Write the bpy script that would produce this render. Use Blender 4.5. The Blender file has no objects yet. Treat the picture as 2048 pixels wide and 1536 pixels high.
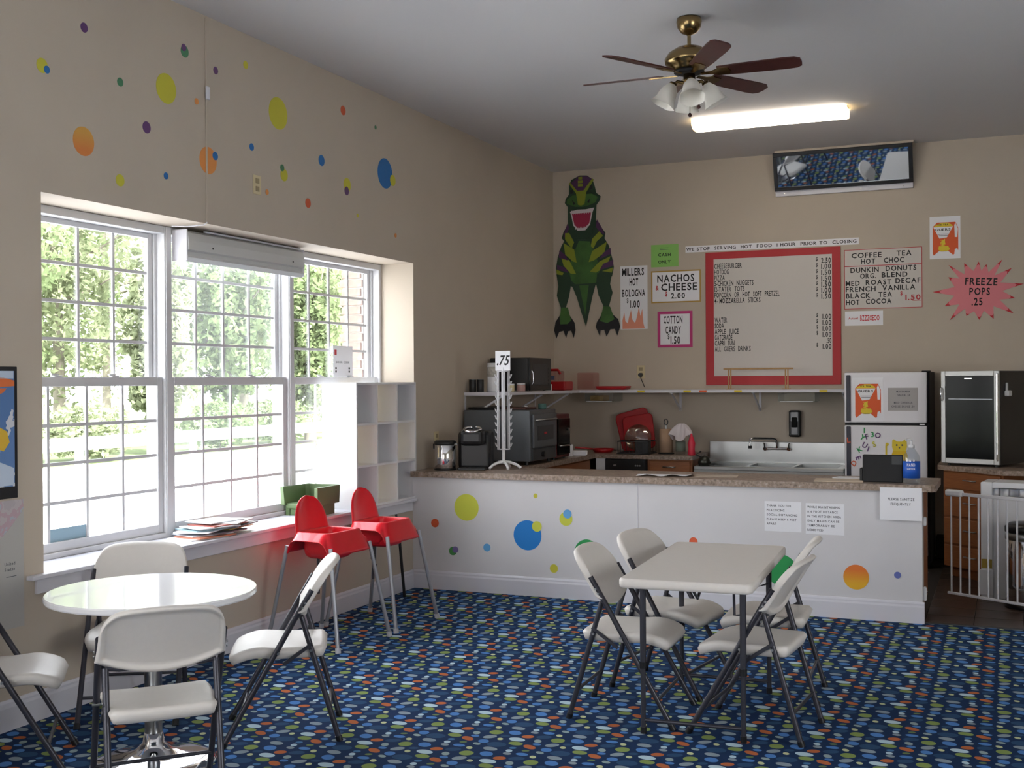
import bpy, bmesh, math, random
from mathutils import Matrix, Vector
random.seed(7)
S = bpy.context.scene
COL = S.collection
PI = math.pi

# ------------------------------------------------------------------ camera
H = 3.722; YB = 11.129; YF = 8.042
cam_d = bpy.data.cameras.new('camera'); cam = bpy.data.objects.new('camera', cam_d); COL.objects.link(cam)
cam_d.sensor_width = 36.0; cam_d.lens = 2334.29 / 2048 * 36.0; cam_d.clip_start = .05; cam_d.clip_end = 400
rx = Vector((0.92031942, 0.39111662, -0.00632024)); dn = Vector((-0.00472175, -0.00504853, -0.99997611)); fw = Vector((-0.39113919, 0.92032728, -0.00279951))
cm = Matrix((( rx.x, -dn.x, -fw.x, 4.262), (rx.y, -dn.y, -fw.y, 0.0), (rx.z, -dn.z, -fw.z, 1.6), (0, 0, 0, 1)))
cam.matrix_world = cm
S.camera = cam

# ------------------------------------------------------------------ world, lights, exposure
W = bpy.data.worlds.new('world'); S.world = W; W.use_nodes = True
nt = W.node_tree; nt.nodes.clear()
wo = nt.nodes.new('ShaderNodeOutputWorld'); bg = nt.nodes.new('ShaderNodeBackground')
tc = nt.nodes.new('ShaderNodeTexCoord'); sp = nt.nodes.new('ShaderNodeSeparateXYZ'); rp = nt.nodes.new('ShaderNodeValToRGB')
nt.links.new(tc.outputs['Generated'], sp.inputs[0]); nt.links.new(sp.outputs['Z'], rp.inputs[0])
rp.color_ramp.elements[0].position = 0.0; rp.color_ramp.elements[0].color = (1, 1, 1, 1)
rp.color_ramp.elements[1].position = 1.0; rp.color_ramp.elements[1].color = (.80, .89, 1, 1)
nt.links.new(rp.outputs[0], bg.inputs[0]); nt.links.new(bg.outputs[0], wo.inputs[0])
bg.inputs[1].default_value = 3.4
def area(name, loc, rot, sx, sy, power=0, col=(1, 1, 1), portal=False):
    l = bpy.data.lights.new(name, 'AREA'); l.shape = 'RECTANGLE'; l.size = sx; l.size_y = sy; l.energy = power; l.color = col
    if portal: l.cycles.is_portal = True
    o = bpy.data.objects.new(name, l); COL.objects.link(o); o.location = loc; o.rotation_euler = rot; return o
area('portal_left', (-.50, 6.17, 1.61), (0, -PI/2, 0), 1.9, 3.9, portal=True)
for i, xx in enumerate((1.7,)): area('portal_front', (xx, -2.66, 1.75), (PI/2, 0, 0), 1.8, 1.9, portal=True)
area('portal_left_rear', (-.46, .3, 1.61), (0, -PI/2, 0), 1.85, 3.4, portal=True)
area('portal_right', (7.78, 2.3, 1.75), (0, PI/2, 0), 1.9, 3.0, portal=True)
sun_d = bpy.data.lights.new('sun', 'SUN'); sun_d.energy = 9.0; sun_d.angle = math.radians(6); sun_d.color = (1, .97, .92)
sun = bpy.data.objects.new('sun', sun_d); COL.objects.link(sun); sun.rotation_euler = (math.radians(8), math.radians(32), 0)
S.view_settings.view_transform = 'Standard'; S.view_settings.look = 'None'
S.view_settings.exposure = 1.6; S.view_settings.gamma = 1.0; S.view_settings.use_curve_mapping = False
S.cycles.use_denoising = True
S.cycles.max_bounces = 9; S.cycles.diffuse_bounces = 6; S.cycles.glossy_bounces = 4; S.cycles.transparent_max_bounces = 16
S.cycles.sample_clamp_indirect = 6.0; S.cycles.caustics_reflective = False; S.cycles.caustics_refractive = False

# ------------------------------------------------------------------ materials
def lin(c):
    return tuple(((v/255)/12.92 if v/255 <= .04045 else ((v/255+.055)/1.055)**2.4) for v in c)
def mat(name, rgb, rough=.6, metal=0, spec=.5, var=0, vscale=8, bump=0, bscale=60, coat=0, emis=None, es=0, alpha=None, lin_in=False):
    m = bpy.data.materials.new(name); m.use_nodes = True; n = m.node_tree; b = n.nodes['Principled BSDF']
    c = rgb if lin_in else lin(rgb)
    b.inputs['Base Color'].default_value = (*c, 1); b.inputs['Roughness'].default_value = rough; b.inputs['Metallic'].default_value = metal
    b.inputs['Specular IOR Level'].default_value = spec; b.inputs['Coat Weight'].default_value = coat
    if var or bump:
        t = n.nodes.new('ShaderNodeTexCoord')
    if var:
        z = n.nodes.new('ShaderNodeTexNoise'); z.inputs['Scale'].default_value = vscale; z.inputs['Detail'].default_value = 4
        n.links.new(t.outputs['Object'], z.inputs['Vector'])
        r = n.nodes.new('ShaderNodeValToRGB'); r.color_ramp.elements[0].position = .3; r.color_ramp.elements[1].position = .7
        r.color_ramp.elements[0].color = (*[v*(1-var) for v in c], 1); r.color_ramp.elements[1].color = (*[min(1, v*(1+var)) for v in c], 1)
        n.links.new(z.outputs[0], r.inputs[0]); n.links.new(r.outputs[0], b.inputs['Base Color'])
    if bump:
        z2 = n.nodes.new('ShaderNodeTexNoise'); z2.inputs['Scale'].default_value = bscale; z2.inputs['Detail'].default_value = 3
        n.links.new(t.outputs['Object'], z2.inputs['Vector'])
        bp = n.nodes.new('ShaderNodeBump'); bp.inputs['Strength'].default_value = bump; bp.inputs['Distance'].default_value = .002
        n.links.new(z2.outputs[0], bp.inputs['Height']); n.links.new(bp.outputs[0], b.inputs['Normal'])
    if emis:
        b.inputs['Emission Color'].default_value = (*lin(emis), 1); b.inputs['Emission Strength'].default_value = es
    return m
def glassy(name, tint=(1, 1, 1), refl=.07, haze=0.0, hcol=(.9, .95, .95), rough=.02):
    m = bpy.data.materials.new(name); m.use_nodes = True; n = m.node_tree; n.nodes.clear()
    o = n.nodes.new('ShaderNodeOutputMaterial'); t = n.nodes.new('ShaderNodeBsdfTransparent'); g = n.nodes.new('ShaderNodeBsdfGlossy')
    t.inputs[0].default_value = (*tint, 1); g.inputs['Roughness'].default_value = rough
    x = n.nodes.new('ShaderNodeMixShader'); x.inputs[0].default_value = refl
    n.links.new(t.outputs[0], x.inputs[1]); n.links.new(g.outputs[0], x.inputs[2]); last = x
    if haze:
        tr = n.nodes.new('ShaderNodeBsdfTranslucent'); tr.inputs[0].default_value = (*hcol, 1)
        y = n.nodes.new('ShaderNodeMixShader'); y.inputs[0].default_value = haze
        n.links.new(x.outputs[0], y.inputs[1]); n.links.new(tr.outputs[0], y.inputs[2]); last = y
    n.links.new(last.outputs[0], o.inputs[0]); return m
M = {}
M['wall'] = mat('wall_paint', (190, 178, 162), .75, var=.03, vscale=2, bump=.15, bscale=90)
M['ceil'] = mat('ceiling_paint', (214, 212, 212), .9, bump=.1, bscale=120)
M['trim'] = mat('white_trim', (214, 213, 220), .4)
M['vinyl'] = mat('window_vinyl', (208, 208, 210), .4)
M['barw'] = mat('bar_white_paint', (212, 210, 212), .5, var=.02, vscale=3)
M['glass'] = glassy('window_glass'); M['glass_hazy'] = glassy('window_glass_hazy', haze=.022, refl=.06)
M['chair'] = mat('chair_plastic', (214, 209, 203), .42, var=.015, vscale=40, bump=.12, bscale=300)
M['steel_dark'] = mat('grey_powder_coat', (62, 62, 70), .35, metal=.4)
M['black'] = mat('black_plastic', (22, 22, 24), .35); M['blackmat'] = mat('black_matte', (26, 26, 28), .7)
M['chrome'] = mat('chrome', (235, 235, 238), .06, metal=1); M['steel'] = mat('brushed_steel', (180, 182, 182), .28, metal=1, var=.05, vscale=4)
M['red'] = mat('red_plastic', (222, 22, 40), .3, coat=.3); M['reddk'] = mat('dark_red_plastic', (170, 22, 28), .4)
M['alu'] = mat('grey_metal_legs', (168, 170, 176), .35, metal=.6)
M['whitep'] = mat('white_plastic', (232, 232, 234), .35); M['white'] = mat('white_laminate', (228, 228, 230), .4)
M['wire'] = mat('white_wire', (220, 220, 224), .35); M['greyfoot'] = mat('foot_plastic', (200, 200, 204), .6)
M['tabletop'] = mat('white_table_top', (236, 236, 238), .22, coat=.5)
M['green'] = mat('green_plastic', (96, 118, 78), .5)
M['oak'] = None; M['brass'] = mat('antique_brass', (150, 128, 88), .25, metal=1)
M['blade'] = mat('walnut_blade', (72, 36, 32), .35, var=.25, vscale=12)
M['frost'] = mat('frosted_shade', (232, 228, 218), .5)
M['lamp'] = mat('fluorescent_diffuser', (255, 255, 255), .5, emis=(255, 240, 218), es=3.6)
M['lampend'] = mat('diffuser_end', (250, 230, 190), .5, emis=(255, 226, 170), es=.9)
M['paper'] = mat('white_paper', (236, 236, 240), .8); M['ink'] = mat('black_ink', (24, 24, 26), .7)
M['greyink'] = mat('grey_ink', (86, 86, 92), .7)
M['board'] = mat('menu_board_face', (206, 200, 194), .5); M['redb'] = mat('red_board_border', (178, 30, 38), .5)
M['redink'] = mat('red_ink', (186, 44, 50), .6); M['ivory'] = mat('ivory_plate', (206, 192, 152), .45)
M['fridge'] = mat('fridge_white', (224, 222, 226), .35, bump=.1, bscale=200)
M['mirror'] = mat('mirror_glass', (200, 206, 212), .02, metal=1)
M['darkglass'] = mat('dark_glass', (18, 20, 20), .12, spec=.08)
M['grey'] = mat('grey_enamel', (98, 102, 106), .4, metal=.3); M['greyd'] = mat('dark_grey', (60, 62, 64), .5)
M['tan'] = mat('paper_towel_tan', (178, 148, 122), .9); M['bag'] = mat('white_bag', (216, 208, 212), .6)
M['orange'] = mat('orange_print', (222, 92, 40), .6); M['yellow'] = mat('yellow_print', (226, 200, 50), .6)
M['pinkstar'] = mat('pink_card', (224, 132, 140), .7); M['startip'] = mat('red_tip', (196, 42, 52), .7)
M['wood'] = mat('pine_wood', (178, 140, 92), .55, var=.12, vscale=30); M['blueinkl'] = mat('blue_label', (30, 90, 190), .5)
M['clear'] = glassy('clear_plastic', (.93, .96, .97), .12, haze=.06); M['clearred'] = glassy('clear_box', (.95, .8, .8), .1, haze=.12, hcol=(.9, .7, .7))
M['magenta'] = mat('magenta_border', (190, 52, 120), .6); M['greenpaper'] = mat('green_paper', (140, 196, 104), .8)
M['gold'] = mat('gold_border', (176, 140, 60), .5); M['strap'] = mat('dark_strap', (70, 70, 76), .7)
M['brick'] = mat('red_brick', (142, 118, 108), .85, var=.2, vscale=20, bump=.5, bscale=80)
M['mortar'] = mat('mortar', (190, 184, 176), .9)
M['asphalt'] = mat('pale_concrete', (205, 205, 205), .9, var=.05, vscale=1.5); M['grass'] = mat('rough_grass', (84, 98, 56), .95, var=.3, vscale=2)
M['bark'] = mat('tree_bark', (120, 114, 104), .95, var=.25, vscale=6); M['rail'] = mat('guard_rail_galvanised', (236, 238, 240), .4)
M['tile'] = mat('brown_floor_tile', (64, 50, 42), .35, var=.22, vscale=5); M['grout'] = mat('dark_grout', (44, 38, 34), .9)
def leafmat(name, rgb):
    m = bpy.data.materials.new(name); m.use_nodes = True; n = m.node_tree; n.nodes.clear()
    o = n.nodes.new('ShaderNodeOutputMaterial'); d = n.nodes.new('ShaderNodeBsdfDiffuse'); t = n.nodes.new('ShaderNodeBsdfTranslucent'); x = n.nodes.new('ShaderNodeMixShader')
    tcn = n.nodes.new('ShaderNodeTexCoord'); z = n.nodes.new('ShaderNodeTexNoise'); z.inputs['Scale'].default_value = .9
    r = n.nodes.new('ShaderNodeValToRGB'); c = lin(rgb)
    r.color_ramp.elements[0].position = .35; r.color_ramp.elements[1].position = .65
    r.color_ramp.elements[0].color = (*[v*.75 for v in c], 1); r.color_ramp.elements[1].color = (*[min(1, v*1.25) for v in c], 1)
    n.links.new(tcn.outputs['Object'], z.inputs['Vector']); n.links.new(z.outputs[0], r.inputs[0])
    n.links.new(r.outputs[0], d.inputs[0]); n.links.new(r.outputs[0], t.inputs[0]); x.inputs[0].default_value = .5
    n.links.new(d.outputs[0], x.inputs[1]); n.links.new(t.outputs[0], x.inputs[2]); n.links.new(x.outputs[0], o.inputs[0]); return m
M['leaf'] = [leafmat('leaves_spring', (126, 140, 102)), leafmat('leaves_pale', (142, 150, 120)), leafmat('leaves_mid', (112, 128, 90))]
def oakmat():
    m = mat('oak_cabinet', (148, 88, 48), .45); n = m.node_tree; b = n.nodes['Principled BSDF']
    t = n.nodes.new('ShaderNodeTexCoord'); mp = n.nodes.new('ShaderNodeMapping'); mp.inputs['Scale'].default_value = (3, 3, 40)
    w = n.nodes.new('ShaderNodeTexNoise'); w.inputs['Scale'].default_value = 3; w.inputs['Detail'].default_value = 5
    r = n.nodes.new('ShaderNodeValToRGB'); r.color_ramp.elements[0].color = (*lin((118, 66, 34)), 1); r.color_ramp.elements[1].color = (*lin((170, 106, 60)), 1)
    n.links.new(t.outputs['Object'], mp.inputs[0]); n.links.new(mp.outputs[0], w.inputs['Vector']); n.links.new(w.outputs[0], r.inputs[0]); n.links.new(r.outputs[0], b.inputs['Base Color'])
    return m
M['oak'] = oakmat()
def lammat():
    m = mat('speckled_laminate', (150, 124, 104), .35); n = m.node_tree; b = n.nodes['Principled BSDF']
    t = n.nodes.new('ShaderNodeTexCoord')
    w = n.nodes.new('ShaderNodeTexNoise'); w.inputs['Scale'].default_value = 38; w.inputs['Detail'].default_value = 6; w.inputs['Roughness'].default_value = .7
    r = n.nodes.new('ShaderNodeValToRGB'); e = r.color_ramp.elements
    e[0].position = .32; e[0].color = (*lin((92, 76, 66)), 1); e[1].position = .72; e[1].color = (*lin((192, 182, 168)), 1)
    k = e.new(.48); k.color = (*lin((142, 124, 108)), 1); k = e.new(.58); k.color = (*lin((160, 140, 128)), 1)
    n.links.new(t.outputs['Object'], w.inputs['Vector']); n.links.new(w.outputs[0], r.inputs[0]); n.links.new(r.outputs[0], b.inputs['Base Color'])
    return m
M['lam'] = lammat()
DOTC = {'purple': (98, 62, 112), 'green': (70, 128, 92), 'yellow': (198, 192, 60), 'blue': (30, 108, 176), 'orange': (218, 142, 74), 'red': (206, 92, 56),
        'lime': (204, 208, 70), 'lightblue': (96, 164, 216), 'violet': (98, 110, 176), 'dgreen': (36, 150, 78), 'redd': (222, 96, 56), 'dpurple': (110, 96, 150), 'ggreen': (72, 142, 72), 'sun': (232, 150, 36), 'bblue': (20, 124, 204)}
for k, v in DOTC.items(): M['dot_'+k] = mat('decal_'+k, v, .6)
# two-tone decals
def twotone(name, a, b):
    m = mat(name, a, .6); n = m.node_tree; p = n.nodes['Principled BSDF']
    t = n.nodes.new('ShaderNodeTexCoord'); s = n.nodes.new('ShaderNodeSeparateXYZ'); r = n.nodes.new('ShaderNodeValToRGB')
    n.links.new(t.outputs['Generated'], s.inputs[0]); n.links.new(s.outputs['Y'], r.inputs[0])
    r.color_ramp.elements[0].position = .2; r.color_ramp.elements[0].color = (*lin(a), 1); r.color_ramp.elements[1].position = .8; r.color_ramp.elements[1].color = (*lin(b), 1)
    n.links.new(r.outputs[0], p.inputs['Base Color']); return m
M['dot_sun'] = twotone('decal_sun', (232, 178, 40), (226, 120, 46)); M['dot_orange2'] = twotone('decal_orange_two_tone', (212, 128, 66), (214, 160, 76))

CARPET = [(0.178, 0.981, (6.89, 0.0), (-0.94, 9.39), (40, 72, 106)),
  (0.141, 0.372, (14.19, 0.0), (-3.41, 19.42), (40, 72, 106)),
  (0.694, 0.548, (9.24, 0.0), (-3.76, 12.98), (40, 72, 106)),
  (0.941, 0.481, (9.65, 0.0), (-0.2, 10.01), (128, 146, 82)),
  (0.941, 0.256, (10.87, 0.0), (-5.18, 12.48), (136, 150, 158)),
  (0.125, 0.223, (21.77, 0.0), (3.06, 20.68), (190, 196, 150)),
  (0.941, 0.04, (12.27, 0.0), (0.75, 12.55), (76, 124, 186)),
  (0.174, 0.777, (8.9, 0.0), (0.94, 14.11), (136, 150, 158)),
  (0.217, 0.563, (9.88, 0.0), (1.45, 10.86), (76, 124, 186)),
  (0.464, 0.473, (11.07, 0.0), (-2.46, 13.97), (178, 100, 60)),
  (0.365, 0.297, (7.82, 0.0), (0.51, 12.57), (176, 200, 212)),
  (0.421, 0.124, (9.04, 0.0), (0.29, 12.92), (128, 146, 82)),
  (0.878, 0.698, (20.32, 0.0), (4.33, 19.11), (190, 196, 150)),
  (0.898, 0.9, (15.58, 0.0), (3.77, 21.44), (142, 160, 160)),
  (0.681, 0.892, (18.81, 0.0), (-5.68, 26.43), (104, 124, 80)),
  (0.668, 0.063, (9.62, 0.0), (3.9, 13.63), (178, 100, 60)),
  (0.691, 0.739, (10.95, 0.0), (-0.64, 17.62), (76, 124, 186)),
  (0.461, 0.804, (20.08, 0.0), (3.53, 18.35), (176, 200, 212)),
  (0.484, 0.686, (15.8, 0.0), (1.28, 20.38), (136, 150, 158)),
  (0.461, 0.933, (18.77, 0.0), (-2.78, 22.65), (70, 116, 160)),
  (0.678, 0.344, (16.64, 0.0), (3.82, 14.79), (142, 160, 160)),
  (0.72, 0.208, (15.65, 0.0), (-0.31, 21.69), (76, 124, 186))]
def transl(name, rgb):
    m = bpy.data.materials.new(name); m.use_nodes = True; n = m.node_tree; n.nodes.clear(); o = n.nodes.new('ShaderNodeOutputMaterial'); d = n.nodes.new('ShaderNodeBsdfDiffuse'); t = n.nodes.new('ShaderNodeBsdfTranslucent'); x = n.nodes.new('ShaderNodeMixShader')
    d.inputs[0].default_value = (*lin(rgb), 1); t.inputs[0].default_value = (*lin(rgb), 1); x.inputs[0].default_value = .30; n.links.new(d.outputs[0], x.inputs[1]); n.links.new(t.outputs[0], x.inputs[2]); n.links.new(x.outputs[0], o.inputs[0]); return m
M['added_back'] = transl('added_daylight_panel', (232, 222, 200))  # translucent sheet added to brighten some shelf cells, itself never in view
# carpet: lattice of ellipses, 22 per repeat
def carpetmat():
    m = bpy.data.materials.new('carpet_ellipses'); m.use_nodes = True; n = m.node_tree; b = n.nodes['Principled BSDF']
    b.inputs['Roughness'].default_value = .95; b.inputs['Specular IOR Level'].default_value = .15
    N = n.nodes.new; L = n.links.new
    tcn = N('ShaderNodeTexCoord')
    # carpet axes: a=(.304,-.013) b=(0,.3195)
    det = .304*.3195
    ds = N('ShaderNodeVectorMath'); ds.operation = 'DOT_PRODUCT'; ds.inputs[1].default_value = (.3195/det, 0, 0)
    dt = N('ShaderNodeVectorMath'); dt.operation = 'DOT_PRODUCT'; dt.inputs[1].default_value = (.013/det, .304/det, 0)
    L(tcn.outputs['Object'], ds.inputs[0]); L(tcn.outputs['Object'], dt.inputs[0])
    cb = N('ShaderNodeCombineXYZ'); L(ds.outputs['Value'], cb.inputs[0]); L(dt.outputs['Value'], cb.inputs[1])
    base = (*lin((22, 46, 82)), 1); last = None
    for (s0, t0, r1, r2, col) in CARPET:
        sub = N('ShaderNodeVectorMath'); sub.operation = 'SUBTRACT'; sub.inputs[1].default_value = (s0-.5, t0-.5, 0); L(cb.outputs[0], sub.inputs[0])
        fr = N('ShaderNodeVectorMath'); fr.operation = 'FRACTION'; L(sub.outputs[0], fr.inputs[0])
        s2 = N('ShaderNodeVectorMath'); s2.operation = 'SUBTRACT'; s2.inputs[1].default_value = (.5, .5, 0); L(fr.outputs[0], s2.inputs[0])
        d1 = N('ShaderNodeVectorMath'); d1.operation = 'DOT_PRODUCT'; d1.inputs[1].default_value = (*r1, 0); L(s2.outputs[0], d1.inputs[0])
        d2 = N('ShaderNodeVectorMath'); d2.operation = 'DOT_PRODUCT'; d2.inputs[1].default_value = (*r2, 0); L(s2.outputs[0], d2.inputs[0])
        c2 = N('ShaderNodeCombineXYZ'); L(d1.outputs['Value'], c2.inputs[0]); L(d2.outputs['Value'], c2.inputs[1])
        ln = N('ShaderNodeVectorMath'); ln.operation = 'LENGTH'; L(c2.outputs[0], ln.inputs[0])
        lt = N('ShaderNodeMath'); lt.operation = 'LESS_THAN'; lt.inputs[1].default_value = 1.0; L(ln.outputs['Value'], lt.inputs[0])
        mx = N('ShaderNodeMixRGB'); L(lt.outputs[0], mx.inputs[0])
        if last is None: mx.inputs[1].default_value = base
        else: L(last.outputs[0], mx.inputs[1])
        mx.inputs[2].default_value = (*lin(col), 1); last = mx
    nz = N('ShaderNodeTexNoise'); nz.inputs['Scale'].default_value = 420; L(tcn.outputs['Object'], nz.inputs['Vector'])
    bp = N('ShaderNodeBump'); bp.inputs['Strength'].default_value = .35; bp.inputs['Distance'].default_value = .002; L(nz.outputs[0], bp.inputs['Height'])
    L(last.outputs[0], b.inputs['Base Color']); L(bp.outputs[0], b.inputs['Normal'])
    return m


# ------------------------------------------------------------------ mesh helpers
class MB:
    def __init__(s): s.v = []; s.f = []; s.sm = []
    def add(s, vs, fs, smooth=False, mx=None):
        o = len(s.v)
        if mx is not None: vs = [tuple(mx @ Vector(v)) for v in vs]
        s.v += [tuple(v) for v in vs]; s.f += [tuple(i+o for i in f) for f in fs]; s.sm += [smooth]*len(fs); return s
    def box(s, x0, x1, y0, y1, z0, z1, bev=0, mx=None, seg=1):
        if bev:
            bm = bmesh.new(); bmesh.ops.create_cube(bm, size=1)
            for v in bm.verts: v.co = Vector(((x0+x1)/2+v.co.x*(x1-x0), (y0+y1)/2+v.co.y*(y1-y0), (z0+z1)/2+v.co.z*(z1-z0)))
            bmesh.ops.bevel(bm, geom=bm.edges[:]+bm.verts[:], offset=bev, segments=seg, affect='EDGES', profile=.5)
            bm.verts.index_update()
            s.add([v.co[:] for v in bm.verts], [[v.index for v in f.verts] for f in bm.faces], False, mx); bm.free(); return s
        v = [(x, y, z) for z in (z0, z1) for y in (y0, y1) for x in (x0, x1)]
        return s.add(v, [(0, 2, 3, 1), (4, 5, 7, 6), (0, 1, 5, 4), (2, 6, 7, 3), (0, 4, 6, 2), (1, 3, 7, 5)], False, mx)
    def tube(s, pts, r, n=10, cap=True, mx=None):
        pts = [Vector(p) for p in pts]; rs = r if isinstance(r, (list, tuple)) else [r]*len(pts); vs = []; prev = None
        for i, p in enumerate(pts):
            d = (pts[min(i+1, len(pts)-1)]-pts[max(i-1, 0)]).normalized()
            if prev is None:
                a = Vector((0, 0, 1)) if abs(d.z) < .9 else Vector((1, 0, 0)); u = d.cross(a).normalized()
            else: u = (prev-d*prev.dot(d)).normalized()
            prev = u; w = d.cross(u)
            for k in range(n):
                t = 2*PI*k/n; vs.append(p+(u*math.cos(t)+w*math.sin(t))*rs[i])
        fs = [(i*n+k, i*n+(k+1) % n, (i+1)*n+(k+1) % n, (i+1)*n+k) for i in range(len(pts)-1) for k in range(n)]
        s.add(vs, fs, True, mx)
        if cap:
            s.add(vs[:n], [tuple(range(n))[::-1]], False, mx); s.add(vs[-n:], [tuple(range(n))], False, mx)
        return s
    def lathe(s, prof, n=24, mx=None, smooth=True):
        vs = []; fs = []
        for r, z in prof: vs += [(r*math.cos(2*PI*k/n), r*math.sin(2*PI*k/n), z) for k in range(n)]
        for i in range(len(prof)-1):
            for k in range(n): fs.append((i*n+k, i*n+(k+1) % n, (i+1)*n+(k+1) % n, (i+1)*n+k))
        if prof[0][0] > 1e-6: fs.append(tuple(range(n))[::-1])
        if prof[-1][0] > 1e-6: fs.append(tuple((len(prof)-1)*n+k for k in range(n)))
        return s.add(vs, fs, smooth, mx)
    def prism(s, pts, z0, z1, mx=None):      # polygon in xy extruded z0..z1
        n = len(pts); a = sum(pts[i][0]*pts[(i+1) % n][1]-pts[(i+1) % n][0]*pts[i][1] for i in range(n))
        if a < 0: pts = pts[::-1]
        vs = [(x, y, z0) for x, y in pts]+[(x, y, z1) for x, y in pts]
        fs = [tuple(range(n))[::-1], tuple(range(n, 2*n))]+[(i, (i+1) % n, (i+1) % n+n, i+n) for i in range(n)]
        return s.add(vs, fs, False, mx)
    def disc(s, r, z0, z1, n=28, sx=1, sy=1, cx=0, cy=0, mx=None):
        return s.prism([(cx+r*sx*math.cos(2*PI*k/n), cy+r*sy*math.sin(2*PI*k/n)) for k in range(n)], z0, z1, mx)
    def grid(s, fn, nu, nv, mx=None, closed=False, smooth=True):
        vs = [fn(i/nu, j/nv) for j in range(nv+1) for i in range(nu+(0 if closed else 1))]; w = nu if closed else nu+1
        fs = [(j*w+i, j*w+(i+1) % w, (j+1)*w+(i+1) % w, (j+1)*w+i) for j in range(nv) for i in range(nu)]
        return s.add(vs, fs, smooth, mx)
    def build(s, name, m, parent=None, tri=False, weld=False):
        me = bpy.data.meshes.new(name); me.from_pydata(s.v, [], s.f); me.update()
        if weld:
            bm = bmesh.new(); bm.from_mesh(me); bmesh.ops.remove_doubles(bm, verts=bm.verts, dist=1e-5); bmesh.ops.recalc_face_normals(bm, faces=bm.faces); bm.to_mesh(me); bm.free()
            for p in me.polygons: p.use_smooth = True
        else:
            me.polygons.foreach_set('use_smooth', s.sm)
        if m is not None: me.materials.append(M[m] if isinstance(m, str) else m)
        o = bpy.data.objects.new(name, me); COL.objects.link(o)
        if 'lettering' in name: o['kind'] = 'stuff'
        if parent is not None: o.parent = parent
        return o
def tag(o, label=None, cat=None, group=None, kind=None):
    if label: o['label'] = label
    if cat: o['category'] = cat
    if group: o['group'] = group
    if kind: o['kind'] = kind
    return o
def thing(name, label, cat, loc=(0, 0, 0), rot=(0, 0, 0), group=None):
    o = bpy.data.objects.new(name, None); COL.objects.link(o); o.location = loc
    o.rotation_euler = rot if isinstance(rot, tuple) else (0, 0, rot); o.empty_display_size = .1
    return tag(o, label, cat, group)
def struct(o): o['kind'] = 'structure'; return o
def bx(name, m, parent, x0, x1, y0, y1, z0, z1, bev=0, seg=1): return MB().box(x0, x1, y0, y1, z0, z1, bev, seg=seg).build(name, m, parent)
def copy_tree(o, loc, rot, label, group=None):
    c = o.copy(); COL.objects.link(c); c.location = loc; c.rotation_euler = rot if isinstance(rot, tuple) else (0, 0, rot)
    if label: c['label'] = label
    if group: c['group'] = group
    for ch in list(o.children):
        d = ch.copy(); COL.objects.link(d); d.parent = c
        for g in list(ch.children):
            e = g.copy(); COL.objects.link(e); e.parent = d
    return c
BACK = (PI/2, 0, 0)            # local xy plane -> wall facing -y
LEFT = (PI/2, 0, PI/2)         # local xy plane -> wall facing +x

# ------------------------------------------------------------------ lettering
GL = {}
def make_glyphs():
    chars = 'ABCDEFGHIJKLMNOPQRSTUVWXYZ0123456789$&.-,abcdefghijklmnopqrstuvwxyz'
    tmp = []
    for c in chars:
        cu = bpy.data.curves.new('g', 'FONT'); cu.body = c; cu.size = 1; cu.resolution_u = 2; cu.offset = .022
        o = bpy.data.objects.new('g', cu); COL.objects.link(o); tmp.append((c, o, cu))
    dg = bpy.context.evaluated_depsgraph_get(); dg.update()
    for c, o, cu in tmp:
        me = o.evaluated_get(dg).to_mesh(); vs = [v.co[:] for v in me.vertices]; fs = [tuple(p.vertices) for p in me.polygons]
        x0 = min(v[0] for v in vs); x1 = max(v[0] for v in vs)
        GL[c] = ([(v[0]-x0, v[1]) for v in vs], fs, x1-x0)
        o.evaluated_get(dg).to_mesh_clear()
    for c, o, cu in tmp: bpy.data.objects.remove(o); bpy.data.curves.remove(cu)
make_glyphs()
CAP = .70
def text(mb, s, x, y, h, w=None, z=.004, gap=.13, ang=0, sp=.42, align='l'):
    """letters with cap height h, baseline-left at (x,y); stretched to total width w"""
    k = h/CAP; pos = []; cx = 0
    for c in s:
        if c == ' ': cx += sp; continue
        vs, fs, gw = GL[c]; pos.append((cx, vs, fs)); cx += gw+gap
    cx -= gap; kx = k if w is None else w/cx; tw = cx*kx
    if align == 'c': x -= tw/2
    if align == 'r': x -= tw
    ca, sa = math.cos(ang), math.sin(ang)
    for px, vs, fs in pos:
        out = []
        for vx, vy in vs:
            X = (px+vx)*kx; Y = vy*k
            out.append((x+X*ca-Y*sa, y+X*sa+Y*ca, z))
        mb.add(out, fs)
    return mb

# ================================================================== STRUCTURE
XR = 7.6; Y0 = -2.5
WY0, WY1, WZ0, WZ1 = 4.270, 8.074, .672, 2.52
# left wall, 0.42 thick, window opening
w = MB()
w.box(-.42, 0, Y0-.2, -1.4, -.3, H+.3); w.box(-.42, 0, 2.0, WY0, -.3, H+.3); w.box(-.42, 0, -1.4, 2.0, -.3, WZ0); w.box(-.42, 0, -1.4, 2.0, WZ1, H+.3); w.box(-.42, 0, WY1, YB+.2, -.3, H+.3); w.box(-.42, 0, WY0, WY1, -.3, WZ0); w.box(-.42, 0, WY0, WY1, WZ1, H+.3)
wl = struct(w.build('wall_left', 'wall'))
struct(bx('wall_back', 'wall', None, 0, XR, YB, YB+.2, -.1, H+.3))
w = MB().box(XR, XR+.2, Y0-.2, .8, -.1, H+.3).box(XR, XR+.2, 3.8, YB+.2, -.1, H+.3).box(XR, XR+.2, .8, 3.8, -.1, .8).box(XR, XR+.2, .8, 3.8, 2.7, H+.3)
struct(w.build('wall_right', 'wall'))
f = MB().box(XR+.06, XR+.13, .8, 3.8, .8, .87).box(XR+.06, XR+.13, .8, 3.8, 2.63, 2.7)
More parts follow.
